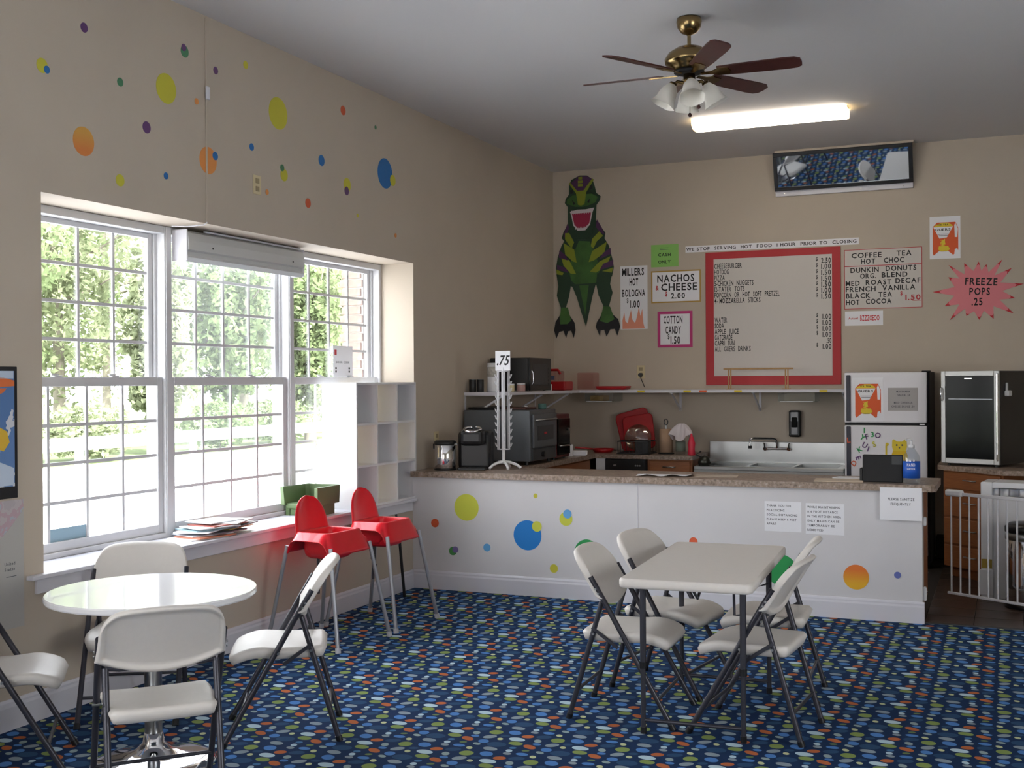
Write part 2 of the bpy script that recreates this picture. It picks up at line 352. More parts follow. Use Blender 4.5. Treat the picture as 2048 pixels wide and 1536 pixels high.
for yy in (.8, 2.27, 3.74): f.box(XR+.06, XR+.13, yy, yy+.06, .87, 2.63)
wf = struct(f.build('window_6', 'vinyl'))  # unseen window, added for low fill light from the right
for yy in (.86, 2.33): bx('pane', 'glass', wf, XR+.095, XR+.1, yy, yy+1.41, .87, 2.63)
w = MB(); xs = [0, .8, 2.6, XR]
for i in range(0, 3, 2): w.box(xs[i], xs[i+1], Y0-.2, Y0, -.1, H+.3)
for i in range(1, 3, 2): w.box(xs[i], xs[i+1], Y0-.2, Y0, -.1, .8); w.box(xs[i], xs[i+1], Y0-.2, Y0, 2.7, H+.3)
struct(w.build('wall_front', 'wall'))
for i in range(1, 3, 2):
    f = MB(); a, b = xs[i], xs[i+1]
    f.box(a, b, Y0-.13, Y0-.06, .8, .87); f.box(a, b, Y0-.13, Y0-.06, 2.63, 2.7); f.box(a, a+.06, Y0-.13, Y0-.06, .87, 2.63); f.box(b-.06, b, Y0-.13, Y0-.06, .87, 2.63); f.box(a+.06, b-.06, Y0-.12, Y0-.07, 1.72, 1.77)
    wf = struct(f.build('window_%d' % (4+i//2), 'vinyl'))  # unseen window behind the camera, added to light the bar front
    bx('pane', 'glass', wf, a+.06, b-.06, Y0-.1, Y0-.095, .87, 2.63)
struct(bx('ceiling', 'ceil', None, 0, XR, Y0, YB, H, H+.2))
fl = struct(MB().box(0, XR, Y0, YF+.02, -.1, 0).build('floor', carpetmat()))
fk = struct(bx('floor', 'grout', None, 0, XR, YF+.02, YB, -.1, -.004))
t = MB().box(-.148, .148, -.148, .148, -.004, .002, .002); t0 = None; tm = None
for i in range(7):
    for j in range(10):
        X = 3.90+.3*i; Y = YF+.17+.3*j
        if tm is None: o = t.build('tile', 'tile', fk); tm = o.data
        else: o = bpy.data.objects.new('tile', tm); COL.objects.link(o); o.parent = fk
        o.location = (X, Y, 0)
struct(bx('trim_1', 'greyd', None, 3.75, XR, YF+.005, YF+.035, 0, .006))
# bar half wall + baseboards
bar = struct(bx('wall_middle', 'barw', None, 0, 3.743, YF, 8.17, 0, .860))
def baseboard(name, L0, along, side):
    b = MB()
    prof = [(0, 0), (.018, 0), (.018, .105), (.014, .118), (.014, .128), (.008, .140), (0, .140)]
    n = len(prof); vs = []
    for t_ in L0:
        for d, z in prof: vs.append((t_, -d, z) if along == 'x' else (d, t_, z))
    fs = [(i, (i+1) % n, (i+1) % n+n, i+n) for i in range(n)]+[tuple(range(n)), tuple(range(n, 2*n))[::-1]]
    b.add(vs, fs); return b
bb = struct(baseboard('b', (Y0, YF-.018), 'y', 1).build('baseboard_left', 'trim'))
b2 = struct(baseboard('b', (0, 3.755), 'x', 1).build('baseboard_middle', 'trim')); b2.location = (0, YF, 0)
struct(bx('trim_2', 'trim', None, 1.812, 1.818, YF-.003, YF, .142, .86))
# window trim: stool + apron
st = MB().box(-.30, 0, WY0+.001, WY1-.001, WZ0, .693, .003); st.box(0.0, .045, WY0-.11, WY1-.04, WZ0, .693, .003)
ws = struct(st.build('trim_3', 'trim'))
struct(bx('trim_4', 'trim', None, 0, .018, WY0-.06, YF-.03, .60, .672, .003))
# window units
def sash(par, ya, yb, za, zb, x, glassm, rails=(.045, .045), stiles=.045, ncol=4, nrow=4, nm='sash'):
    f = MB(); t_ = .03
    f.box(x-t_, x, ya, ya+stiles, za, zb, .003); f.box(x-t_, x, yb-stiles, yb, za, zb, .003)
    f.box(x-t_, x, ya+stiles, yb-stiles, za, za+rails[0], .002); f.box(x-t_, x, ya+stiles, yb-stiles, zb-rails[1], zb, .002)
    s_ = f.build(nm, 'vinyl', par)
    gy0, gy1, gz0, gz1 = ya+stiles, yb-stiles, za+rails[0], zb-rails[1]
    for i in range(1, ncol):
        yy = gy0+(gy1-gy0)*i/ncol; bx('muntin', 'vinyl', s_, x-.020, x-.012, yy-.009, yy+.009, gz0, gz1)
    for j in range(1, nrow):
        zz = gz0+(gz1-gz0)*j/nrow; bx('muntin', 'vinyl', s_, x-.0195, x-.0125, gy0, gy1, zz-.009, zz+.009)
    bx('pane', glassm, s_, x-.026, x-.023, gy0, gy1, gz0, gz1)
    return s_
for k, (ya, yb, gm) in enumerate([(4.272, 5.535, 'glass'), (5.535, 6.815, 'glass_hazy'), (6.815, 8.072, 'glass')]):
    f = MB(); xf = -.285; xb = -.41
    f.box(xb, xf, ya, ya+.032, .693, WZ1-.001, .003); f.box(xb, xf, yb-.032, yb, .693, WZ1-.001, .003)
    f.box(xb, xf, ya+.032, yb-.032, WZ1-.045, WZ1-.001, .003); f.box(xb, xf, ya+.032, yb-.032, .693, .722, .003)
    f.box(xb, -.345, ya+.032, ya+.05, .722, WZ1-.045); f.box(xb, -.345, yb-.05, yb-.032, .722, WZ1-.045)
    wu = struct(f.build('window_%d' % (k+1), 'vinyl'))
    sash(wu, ya+.034, yb-.034, .722, 1.634, -.305, gm, rails=(.05, .05), stiles=.042, nm='lower_sash')
    sash(wu, ya+.052, yb-.052, 1.60, WZ1-.045, -.36, gm, rails=(.034, .03), stiles=.036, nm='upper_sash')
    for yy in (ya+.42, yb-.42):
        MB().box(-.330, -.305, yy-.028, yy+.028, 1.634, 1.643, .003).box(-.325, -.31, yy-.045, yy+.005, 1.643, 1.652, .002).build('sash_lock', 'vinyl', wu)
    if k < 2: struct(bx('trim_%d' % (5+k), 'vinyl', None, -.285, -.279, yb-.024, yb+.024, .694, WZ1-.002, .002))
f = MB().box(-.38, -.30, -1.4, 2.0, WZ0, .73).box(-.38, -.30, -1.4, 2.0, WZ1-.05, WZ1)
for yy in (-1.4, -.29, .84, 1.95): f.box(-.38, -.30, yy, yy+.05, .73, WZ1-.05)
f.box(-.37, -.31, -1.35, 1.95, 1.59, 1.635); wf = struct(f.build('window_7', 'vinyl'))  # unseen rear window, added to grade the daylight along the bar
for yy in (-1.35, -.24, .89): bx('pane', 'glass', wf, -.345, -.34, yy, yy+1.06, .73, WZ1-.05)
# brick outside return at the right of window 3
br = MB(); brm = None
mort = bx('mortar_joint', 'mortar', wl, -.60, -.42, 8.02, 8.30, -.3, 2.9)
for i in range(44):
    z = -.28+i*.071
    if brm is None: o = MB().box(-.10, .10, -.012, .012, 0, .060, .003).build('brick', 'brick', wl); brm = o.data
    else: o = bpy.data.objects.new('brick', brm); COL.objects.link(o); o.parent = wl
    o.location = (-.52, 8.016, z); o.scale = (1.0 if i % 2 else .85, 1, 1)

# ================================================================== OUTSIDE
struct(bx('ground', 'asphalt', None, -15.6, -.42, -40, 110, -.5, -.30))
struct(bx('ground', 'asphalt', None, -15.6, 40, -60, -2.9, -.52, -.31)); struct(bx('ground', 'asphalt', None, 7.85, 40, -2.9, 40, -.52, -.31))
struct(bx('ground', 'grass', None, -70, -15.6, -40, 110, -.6, -.34))
gr = thing('guard_rail', 'white guard rail on posts at the far edge of the pavement outside', 'guard rail', (-14.0, 0, -.3))
prof = [(0, .47), (.03, .50), (.03, .55), (0, .59), (0, .63), (.03, .67), (.03, .72), (0, .75)]
vs = [(d, y, z) for y in (6, 100) for d, z in prof]+[(d-.006, y, z) for y in (6, 100) for d, z in prof]
n_ = len(prof); fs = [(i, i+1, i+1+n_, i+n_) for i in range(n_-1)]+[(i+2*n_, i+n_*3, i+1+3*n_, i+1+2*n_) for i in range(n_-1)]
MB().add(vs, fs).build('rail_beam', 'rail', gr)
pm = None
for i in range(24):
    if pm is None: o = MB().box(-.14, -.02, -.07, .07, 0, .72, .005).build('post', 'rail', gr); pm = o.data
    else: o = bpy.data.objects.new('post', pm); COL.objects.link(o); o.parent = gr
    o.location = (0, 8+i*3.8, 0)
def crown(c, r, h, n, size, dens_top=1.0):
    vs = []; fs = []
    for i in range(n):
        while 1:
            a = Vector((random.uniform(-1, 1), random.uniform(-1, 1), random.uniform(-1, 1)))
            if a.length < 1 and random.random() < (1.0 if a.z < 0 else 1-(1-dens_top)*a.z): break
        q = .75+.25*math.sin(a.x*7+a.y*5+c)*math.cos(a.z*6)
        p = Vector((a.x*r*q, a.y*r*q, a.z*h*q))
        s_ = size*random.uniform(.5, 1.3); u = Vector((random.gauss(0, 1), random.gauss(0, 1), random.gauss(0, 1))).normalized(); v = u.cross(Vector((random.gauss(0, 1), random.gauss(0, 1), random.gauss(0, 1)))).normalized()
        o = len(vs); vs += [p-u*s_, p+v*s_*.5, p+u*s_, p-v*s_*.5]; fs.append((o, o+1, o+2, o+3))
    return vs, fs
TREES = [(-19.3, 21.5, 11, 2.4, 0), (-22, 27, 13, 3.0, 1), (-18.5, 30.5, 9, 2.2, 2), (-21.5, 35.5, 14, 2.8, 0), (-27, 31, 15, 3.4, 2), (-18.9, 39, 12, 2.5, 1), (-25.5, 43.5, 14, 3.2, 0), (-20, 46, 11, 2.8, 2),
         (-27, 50, 15, 4.0, 1), (-21, 53, 12, 3.0, 0), (-23, 60, 13, 3.6, 2), (-20, 66, 12, 3.2, 1), (-29, 68, 16, 4.2, 0), (-22, 74, 13, 3.6, 2), (-32, 40, 17, 4.2, 1), (-33, 56, 17, 4.4, 2), (-17.3, 25.6, 7, 1.2, 1), (-17.2, 33.2, 7, 1.2, 0), (-24, 82, 14, 4.0, 1), (-34, 80, 17, 4.6, 0)]
TL = ['leaning out over the guard rail at the left edge of the window', 'second from the left behind the rail', 'short and close to the rail below the left window', 'with a forked pale trunk in the left window', 'deep in the wood behind the left window', 'slender and seen through the middle window', 'broad and seen through the middle window', 'low and mid green in the middle window', 'tall and deep behind the middle window', 'between the middle and right windows', 'mid green behind the right window', 'pale and near the rail in the right window', 'tallest one deep behind the right window', 'farthest along the rail in the right window', 'far back in the wood left of centre', 'far back in the wood right of centre', 'small sapling right behind the rail in the left window', 'small sapling right behind the rail in the middle window', 'half hidden by the brick pier', 'last one at the far end of the wood']
TK = ['spring green tree', 'pale yellow green tree', 'mid green tree']
for i, (x, y, h, r, k) in enumerate(TREES):
    T = thing('spring_tree', TK[k]+' '+TL[i], 'tree', (x, y, -.34), 0, 'trees beyond the guard rail')
    tr = MB(); lean = random.uniform(-.5, .5)
    pts = [(0, 0, 0), (lean*.3, .1, h*.3), (lean*.5, -.1, h*.6), (lean, .1, h*.95)]
    tr.tube(pts, [.20, .15, .10, .03], 8)
    tr.build('trunk', 'bark', T)
    b_ = MB()
    for q in range(9):
        zz = h*random.uniform(.25, .8); a = random.uniform(0, 6.28); L_ = r*random.uniform(.5, .9)
        b_.tube([(lean*.5, 0, zz), (lean*.5+math.cos(a)*L_*.5, math.sin(a)*L_*.5, zz+.4), (lean*.5+math.cos(a)*L_, math.sin(a)*L_, zz+1.1)], [.06, .04, .015], 5, cap=False)
    tag(b_.build('branches', 'bark', T), kind='stuff')
    vs, fs = crown(i, r, h*.52, 11000 if y < 50 else 6000, .125 if y < 50 else .20, .25)
    f = MB().add([(v.x+lean*.5, v.y, v.z+h*.50) for v in vs], fs).build('foliage', M['leaf'][k], T); tag(f, kind='stuff')
for i, (x, y, r) in enumerate([(-16.6, 19, 1.2), (-16.8, 22.6, 1.3), (-16.5, 27.5, 1.1), (-16.9, 31, 1.4), (-16.7, 35.5, 1.3), (-16.8, 41, 1.5), (-16.9, 47, 1.5), (-17.0, 55, 1.8), (-17, 63, 2.0), (-17, 72, 2.2)]):
    T = thing('roadside_shrub', ['low green shrub behind the guard rail, first from the left', 'round green shrub behind the rail, second from the left', 'small shrub behind the rail under the left window grid', 'wide shrub behind the rail, fourth from the left', 'leafy shrub behind the rail in the middle window', 'pale shrub behind the rail right of the middle window centre', 'shrub behind the rail at the right of the middle window', 'broad shrub behind the rail hidden behind the cube shelf', 'broad shrub far along the rail', 'last shrub far along the rail'][i], 'shrub', (x, y, -.34), 0, 'shrubs behind the guard rail')
    vs, fs = crown(i, r, .9, 2600, .08)
    tag(MB().add([(v.x, v.y*1.5, v.z+.75) for v in vs], fs).build('foliage', M['leaf'][i % 3], T), kind='stuff')
    MB().tube([(0, 0, 0), (.05, 0, .5), (.1, .1, 1.0)], [.05, .03, .01], 6).build('stem', 'bark', T)
# ================================================================== WALL DECALS
LD = [(4.562, 3.387, .025, 'purple', 'small purple dot decal near the ceiling at the far left of the window wall'), (5.341, 3.467, .034, 'green', 'green dot decal just left of the cable channel near the ceiling'), (5.332, 3.487, .020, 'purple', 'small purple dot decal overlapping the top of a green dot'),
 (4.283, 3.128, .036, 'yellow', 'yellow dot decal at the far left of the wall with a blue dot'), (4.312, 3.115, .019, 'blue', 'small blue dot decal on the edge of the far left yellow dot'), (4.819, 3.173, .023, 'green', 'small green dot decal between the far left dots and the big yellow dot'),
 (5.62, 3.427, .022, 'purple', 'small purple dot decal just right of the cable channel'), (5.913, 3.532, .024, 'yellow', 'small yellow dot decal close under the ceiling right of the cable channel'), (5.181, 3.222, .083, 'yellow', 'large yellow dot decal left of the cable channel'),
 (5.443, 3.208, .018, 'orange', 'tiny orange dot decal beside the white box on the cable channel'), (6.254, 3.308, .102, 'yellow', 'large yellow dot decal right of the cable channel'), (7.044, 3.493, .033, 'red', 'small red dot decal high on the wall right of the large yellow dot'), (5.02, 2.976, .032, 'purple', 'purple dot decal below the left large yellow dot'),
 (4.553, 2.814, .073, 'orange2', 'large two-tone orange dot decal above the left end of the window'), (5.544, 2.888, .079, 'orange', 'large orange dot decal cut by the cable channel'), (5.609, 2.925, .025, 'blue', 'blue dot decal on the edge of the orange dot at the cable channel'), (5.969, 3.043, .023, 'blue', 'small blue dot decal below left of the right large yellow dot'),
 (6.761, 3.096, .037, 'blue', 'medium blue dot decal right of the right large yellow dot'), (6.316, 2.927, .040, 'yellow', 'yellow dot decal with a green dot on its upper edge'), (6.294, 2.969, .022, 'green', 'small green dot decal on the upper edge of a yellow dot'), (7.498, 3.464, .015, 'green', 'tiny green dot decal high on the wall toward the kitchen'),
 (4.813, 2.659, .032, 'yellow', 'yellow dot decal right above the left window'), (5.175, 2.74, .019, 'blue', 'small blue dot decal above the left window near the mullion'), (6.128, 2.79, .017, 'orange', 'tiny orange dot decal beside the ivory outlet above the window'), (6.592, 2.785, .032, 'red', 'orange red dot decal above the middle window'),
 (7.091, 2.981, .049, 'yellow', 'yellow dot decal above the right window with a purple dot below it'), (7.083, 2.938, .030, 'purple', 'purple dot decal on the lower edge of a yellow dot above the right window'), (7.636, 3.149, .112, 'blue', 'large blue dot decal nearest the kitchen on the window wall'), (7.751, 3.115, .042, 'yellow', 'yellow dot decal on the edge of the large blue dot'),
 (7.232, 2.784, .014, 'yellow', 'tiny yellow dot decal above the right window'), (7.792, 2.705, .017, 'orange', 'tiny orange dot decal above the right end of the window')]
def decal(x, y, z, r, c, lab, rot, lift, grp):
    o = MB().disc(r, 0, .0012, 36).build('dot_decal', 'dot_'+c); o.location = (x, y, z) if rot is LEFT else (x, y, z); o.rotation_euler = rot
    tag(o, lab, 'wall decal', grp)
    return o
for i, (y, z, r, c, lab) in enumerate(LD):
    lf = .0008 if i in (2, 4, 15, 19, 26, 28) else .0002
    decal(lf*2, y, z, r, c, lab, LEFT, 0, 'dot decals on the window wall')
BD = [(.461, .637, .102, 'lime', 'large lime dot decal on the bar front near the window wall'), (.192, .507, .033, 'redd', 'small red dot decal at the left end of the bar front'), (.344, .299, .033, 'ggreen', 'green dot decal low on the bar front with a purple dot'), (.365, .311, .025, 'dpurple', 'small purple dot decal overlapping the green one on the bar front'),
 (.63, .34, .030, 'lightblue', 'light blue dot decal low on the bar front left of the large blue dot'), (.962, .448, .112, 'bblue', 'large blue dot decal on the bar front'), (1.038, .517, .039, 'lime', 'lime dot decal on the edge of the large blue dot on the bar'), (1.028, .744, .017, 'yellow', 'tiny yellow dot decal high on the bar front'),
 (1.268, .582, .051, 'lime', 'lime dot decal with a light blue dot on it on the bar front'), (1.28, .619, .033, 'lightblue', 'light blue dot decal on top of a lime dot on the bar front'), (1.171, .212, .032, 'yellow', 'yellow dot decal just above the bar baseboard'), (1.429, .344, .095, 'dgreen', 'green dot decal hidden mostly behind a chair back'),
 (2.222, .462, .030, 'redd', 'red dot decal on the bar front just over the far edge of the folding table'), (2.83, .297, .106, 'dgreen', 'large green dot decal behind the folding table corner'), (3.325, .278, .083, 'sun', 'large orange yellow dot decal near the right end of the bar front'), (3.588, .307, .022, 'violet', 'small violet blue dot decal at the right end of the bar front')]
for i, (x, z, r, c, lab) in enumerate(BD):
    decal(x, YF-(.0016 if i in (3, 6, 9) else .0002), z, r, c, lab, BACK, 0, 'dot decals on the bar front')
# ================================================================== LEFT WALL THINGS
t = thing('cable_channel', 'thin white cable channel running up the window wall to the ceiling', 'cable cover', (0, 5.526, 0))
bx('channel', 'wall', t, .0005, .009, -.006, .006, 2.53, 3.71, .002); bx('switch_box', 'trim', t, .0095, .022, -.015, .015, 3.235, 3.31, .003)
MB().tube([(.006, 0, 2.528), (-.01, -.01, 2.512), (-.12, -.02, 2.508), (-.20, -.06, 2.51)], .004, 6).build('cable', 'trim', t)
def plate(name, lab, loc, rot, w, h, m='ivory', holes=2):
    t = thing(name, lab, 'outlet', loc, rot)
    MB().box(-w/2, w/2, -h/2, h/2, .0005, .006, .002).build('plate', m, t)
    for q in range(holes):
        yy = (q-.5)*h*.42 if holes == 2 else 0
        MB().box(-w*.22, w*.22, yy-h*.13, yy+h*.13, .006, .009, .001).build('socket', mat('socket_'+name+str(q), (150, 136, 104), .5), t)
    return t
plate('wall_outlet', 'ivory outlet plate high on the wall above the window', (0, 6.018, 2.818), LEFT, .082, .118)
plate('wall_outlet', 'ivory outlet plate on the window wall above the steel airpot', (0, 8.45, 1.135), LEFT, .08, .118)
po = plate('wall_outlet', 'ivory outlet plate on the back wall with a black plug in it', (.92, YB, 1.68), BACK, .085, .13)
MB().tube([(0, -.03, .006), (0, -.03, .045)], [.022, .018], 12).build('plug', 'black', po)
MB().tube([(0, -.035, .04), (.02, -.08, .05), (.04, -.15, .02)], .004, 6).build('cord', 'black', po)
# maps
def mapmat(name, sea, lands, scale):
    m = mat(name, sea, .6); n = m.node_tree; b = n.nodes['Principled BSDF']
    tc_ = n.nodes.new('ShaderNodeTexCoord'); z = n.nodes.new('ShaderNodeTexNoise'); z.inputs['Scale'].default_value = scale; z.inputs['Detail'].default_value = 5; z.inputs['Roughness'].default_value = .55
    r = n.nodes.new('ShaderNodeValToRGB'); r.color_ramp.interpolation = 'CONSTANT'; e = r.color_ramp.elements
    e[0].position = 0; e[0].color = (*lin(sea), 1); e[1].position = lands[0][0]; e[1].color = (*lin(lands[0][1]), 1)
    for p_, c_ in lands[1:]: q = e.new(p_); q.color = (*lin(c_), 1)
    n.links.new(tc_.outputs['Object'], z.inputs['Vector']); n.links.new(z.outputs[0], r.inputs[0]); n.links.new(r.outputs[0], b.inputs['Base Color']); return m
t = thing('world_map', 'framed blue world map poster on the wall left of the window', 'map', (0, 3.60, 1.38), LEFT)
MB().box(-.505, .505, -.31, .30, .0005, .012, .002).build('backing', 'blackmat', t)
MB().box(-.485, .485, -.255, .28, .012, .0135).build('map_sheet', mapmat('world_map_print', (86, 122, 172), [(.56, (206, 208, 214)), (.60, (96, 130, 180))], 3), t)
lnd = [[(.30, .20), (.485, .21), (.485, .235), (.42, .25), (.30, .255)], [(.36, .16), (.42, .18), (.44, .20), (.34, .20)], [(-.2, .1), (.1, .18), (.2, .22), (-.1, .26), (-.4, .2)]]
b_ = MB(); [b_.prism(q, .0135, .0142) for q in lnd]; b_.build('orange_land', mat('map_orange', (222, 116, 62), .6), t)
b_ = MB(); b_.prism([(.36, -.07), (.42, -.09), (.455, -.05), (.44, 0), (.40, .02), (.36, -.01)], .0135, .0142); b_.build('yellow_land', mat('map_yellow', (220, 180, 60), .6), t)
b_ = MB(); b_.prism([(-.48, -.25), (.48, -.25), (.48, -.17), (.40, -.14), (.1, -.18), (-.48, -.16)], .0135, .0142).prism([(-.48, .25), (.48, .245), (.48, .28), (-.48, .28)], .0135, .0142); b_.build('pale_land', mat('map_pale', (190, 204, 222), .6), t)
t = thing('country_map', 'faded paper map of the United States below the world map', 'map', (0, 3.50, .76), LEFT)
MB().box(-.65, .645, -.295, .30, .0005, .0025).build('map_sheet', mapmat('us_map_print', (176, 168, 172), [(.42, (184, 176, 178)), (.48, (182, 158, 166)), (.52, (170, 176, 186)), (.56, (186, 184, 160))], 5), t)
b_ = MB(); b_.prism([(.47, .10), (.55, .16), (.645, .25), (.645, -.295), (.30, -.295), (.40, -.1)], .0025, .003); b_.build('ocean_area', mat('map_grey_sea', (178, 176, 172), .6), t)
b_ = MB(); text(b_, 'United', .53, .0, .014, None, .0034); text(b_, 'States', .53, -.025, .014, None, .0034); b_.box(.54, .60, -.055, -.052, .003, .0034); b_.build('lettering', 'greyink', t)
# ================================================================== WINDOW ITEMS
t = thing('rolled_blind', 'white rolled up blind case mounted at the head of the middle window', 'blind', (0, 0, 0))
pf = [(-.284, 2.50), (-.20, 2.50), (-.175, 2.485), (-.165, 2.44), (-.165, 2.385), (-.18, 2.375), (-.18, 2.355), (-.168, 2.34), (-.19, 2.315), (-.284, 2.335)]
n_ = len(pf); vs = [(x, y, z) for y in (5.575, 6.80) for x, z in pf]
MB().add(vs, [(i, (i+1) % n_, (i+1) % n_+n_, i+n_) for i in range(n_)]+[tuple(range(n_))[::-1], tuple(range(n_, 2*n_))]).build('case', mat('blind_case', (198, 200, 200), .45), t)
for yy in (5.566, 6.80): MB().box(-.283, -.172, yy, yy+.009, 2.32, 2.505, .003).build('end_cap', 'trim', t)
MB().tube([(-.19, 5.75, 2.508), (-.19, 6.78, 2.508)], .007, 8).build('top_rod', 'trim', t)
for yy in (5.80, 6.66): MB().tube([(-.166, yy, 2.41), (-.163, yy, 2.41)], .006, 8).build('screw', 'blackmat', t)
t = thing('window_notice', 'sheet of paper taped inside the right window pane', 'notice', (-.352, 7.60, 1.73), LEFT)
MB().box(-.14, .14, -.095, .14, 0, .0008).build('sheet', 'paper', t)
b_ = MB(); text(b_, 'DOOR CODE', -.10, .01, .014, .19, .0012); [b_.box(x, x+.02, -.06+dy, -.045+dy, .0008, .0012) for x in (-.11, .08) for dy in (0, .025)]; b_.build('lettering', 'ink', t)
b_ = MB(); b_.box(-.12, -.09, .07, .11, .0008, .0012); b_.build('red_mark', 'redink', t)
o = MB().box(-.13, .13, -.04, .04, 0, .001).build('window_sticker', mat('pale_blue_sticker', (150, 180, 196), .5)); o.location = (-.3265, 4.77, .80); o.rotation_euler = LEFT; tag(o, 'pale blue sticker low on the left window pane', 'sticker')
# cube shelf
t = thing('cube_shelf', 'white nine-cube shelf unit standing on the window sill', 'shelf', (-.265, 7.165, .693))
Wc, Hc, Dc = .905, .900, .285; k_ = .016
for nm, a in (('top_panel', (0, Dc, 0, Wc, Hc-k_, Hc)), ('bottom_panel', (0, Dc, 0, Wc, 0, k_)), ('side_panel', (0, Dc, 0, k_, k_, Hc-k_)), ('side_panel', (0, Dc, Wc-k_, Wc, k_, Hc-k_))): bx(nm, 'white', t, *a, .001)
for i in (1, 2): bx('upright', 'white', t, .004, Dc-.002, Wc*i/3-k_/2, Wc*i/3+k_/2, k_, Hc-k_)
for i in range(3):
    for j in (1, 2): bx('shelf_board', 'white', t, .004, Dc-.002, (Wc*i/3+k_/2 if i else k_), (Wc*(i+1)/3-k_/2 if i < 2 else Wc-k_), Hc*j/3-k_/2, Hc*j/3+k_/2)
for i in range(3):
    for j in range(3):
        bx('back_panel', 'white' if (i+j) % 2 == 0 else M['added_back'], t, .0, .004, Wc*i/3+k_/2, Wc*(i+1)/3-k_/2, Hc*j/3+k_/2, Hc*(j+1)/3-k_/2)  # hidden backs; every other one is added translucent to lighten its cell
# booster seat
t = thing('booster_seat', 'green moulded booster seat on the window sill beside the cube shelf', 'booster seat', (-.145, 6.84, .693), 0)
def boost(u, v):
    pts = [(-.16, -.17), (-.16, .15), (.16, .15), (.16, -.17)]
    return 0
b_ = MB()
def loopu(hw, y0, y1, thick):
    o_ = [(-hw, y0), (-hw, y1-.03), (-hw+.03, y1), (hw-.03, y1), (hw, y1-.03), (hw, y0)]
    i_ = [(hw-thick, y0), (hw-thick, y1-thick-.02), (hw-thick-.02, y1-thick), (-hw+thick+.02, y1-thick), (-hw+thick, y1-thick-.02), (-hw+thick, y0)]
    return o_+i_
a0 = loopu(.125, -.13, .12, .03); a1 = loopu(.135, -.14, .135, .03); a2 = loopu(.145, -.155, .15, .028); a3 = loopu(.148, -.16, .155, .024)
rings = [(a0, 0), (a0, .07), (a2, .075), (a3, .185), (a3, .195)]
n_ = 12; vs = []
for pl, z in rings: vs += [(x, y, z) for x, y in pl]
fs = [(i*n_+k, i*n_+(k+1) % n_, (i+1)*n_+(k+1) % n_, (i+1)*n_+k) for i in range(len(rings)-1) for k in range(n_)]
b_.add(vs, fs+[tuple(range(n_))[::-1], tuple(range((len(rings)-1)*n_, len(rings)*n_))]); b_.build('tub_wall', 'green', t)
MB().box(-.118, .118, -.135, .10, .045, .085, .008, seg=2).build('seat', 'green', t)
MB().box(-.095, .095, -.125, .10, 0.002, .045, .004).build('base', 'green', t)
# magazines
mg = [((236, 232, 226), (70, 66, 72)), ((196, 120, 90), 0), ((220, 224, 230), 0), ((120, 110, 120), 0), ((200, 170, 110), 0), ((236, 236, 240), 0), ((160, 190, 200), 0), ((90, 80, 86), 0), ((238, 238, 240), 0), ((176, 96, 84), 0), ((226, 224, 220), 0), ((206, 214, 222), 0)]
ml = ['brown backed magazine at the bottom left of the sill pile', 'orange magazine at the bottom of the sill pile', 'white magazine low in the sill pile', 'grey purple magazine in the middle of the sill pile', 'tan magazine at the right end of the sill pile', 'white magazine lying toward the window in the pile', 'pale teal magazine at the back of the sill pile', 'dark magazine sticking out of the pile to the right', 'white magazine on top of the left half of the pile', 'dull red magazine under the top sheets', 'cream magazine at the right of the pile top', 'pale blue magazine topmost on the sill pile']
z = .6935
for i in range(12):
    x = -.10+random.uniform(-.035, .03); y = [5.56, 5.60, 5.63, 5.72, 5.86, 5.62, 5.66, 5.84, 5.66, 5.74, 5.82, 5.76][i]
    o = MB().box(-.11, .11, -.14, .14, 0, .0065, .001).build('magazine', mat('magazine_%d' % i, mg[i][0], .4)); o.location = (x, y, z); o.rotation_euler = (0, 0, random.uniform(-.35, .35))
    tag(o, ml[i], 'magazine', 'magazines piled on the window sill'); z += .0067

# ================================================================== CHAIRS AND TABLES
def shell(fr, bk, nu, nv):
    """closed pillow: fr/bk (u,v)->point share their border"""
    b = MB(); b.grid(fr, nu, nv); b2_ = MB(); b2_.grid(bk, nu, nv)
    b.add(b2_.v, [f[::-1] for f in b2_.f], True); return b
def back_pt(u, v, side):
    U = math.sin(PI/2*(2*u-1)); zt = .60+.20*(max(0, 1-abs(U)**8))**(1/2.3)-.018*U*U*(1-abs(U)**8); zb = .582-.055*(1-U*U)
    vv = .5-.5*math.cos(PI*v); z = zb+(zt-zb)*vv; x = .236*U*(1-.03*vv)
    y = -.08-.62*(z-.585)-.028*(1-U*U)
    e = min((1-abs(U))*.236, vv*(zt-zb), (1-vv)*(zt-zb))/.012; e = max(0, e)
    if side > 0: return (x, y+.013*min(1, e)**.5, z)
    t_ = .026*min(1, e)**.5 if e < 1.6 else (.026-.018*min(1, (e-1.6)/.8))
    return (x, y-t_, z)
def seat_pt(u, v, side):
    a = 2*u-1; b = 2*v-1
    x = .205*a*(1-.10*max(0, b)**9-.04*abs(b)**9-.06*max(0, -b)); y = .018+.217*b*(1-.07*abs(a)**9)
    e = min(min(u, 1-u)*.41/.018, min(v, 1-v)*.43/.018)
    zc = .425-.012*(1-a*a)*(1-b*b)+.006*math.exp(-((b-.35)/.25)**2)-.035*max(0, (b-.45)/.55)**2
    if side > 0: return (x, y, zc-.016+.016*min(1, e)**.5)
    return (x, y, zc-.016-.036*min(1, e)**.5)
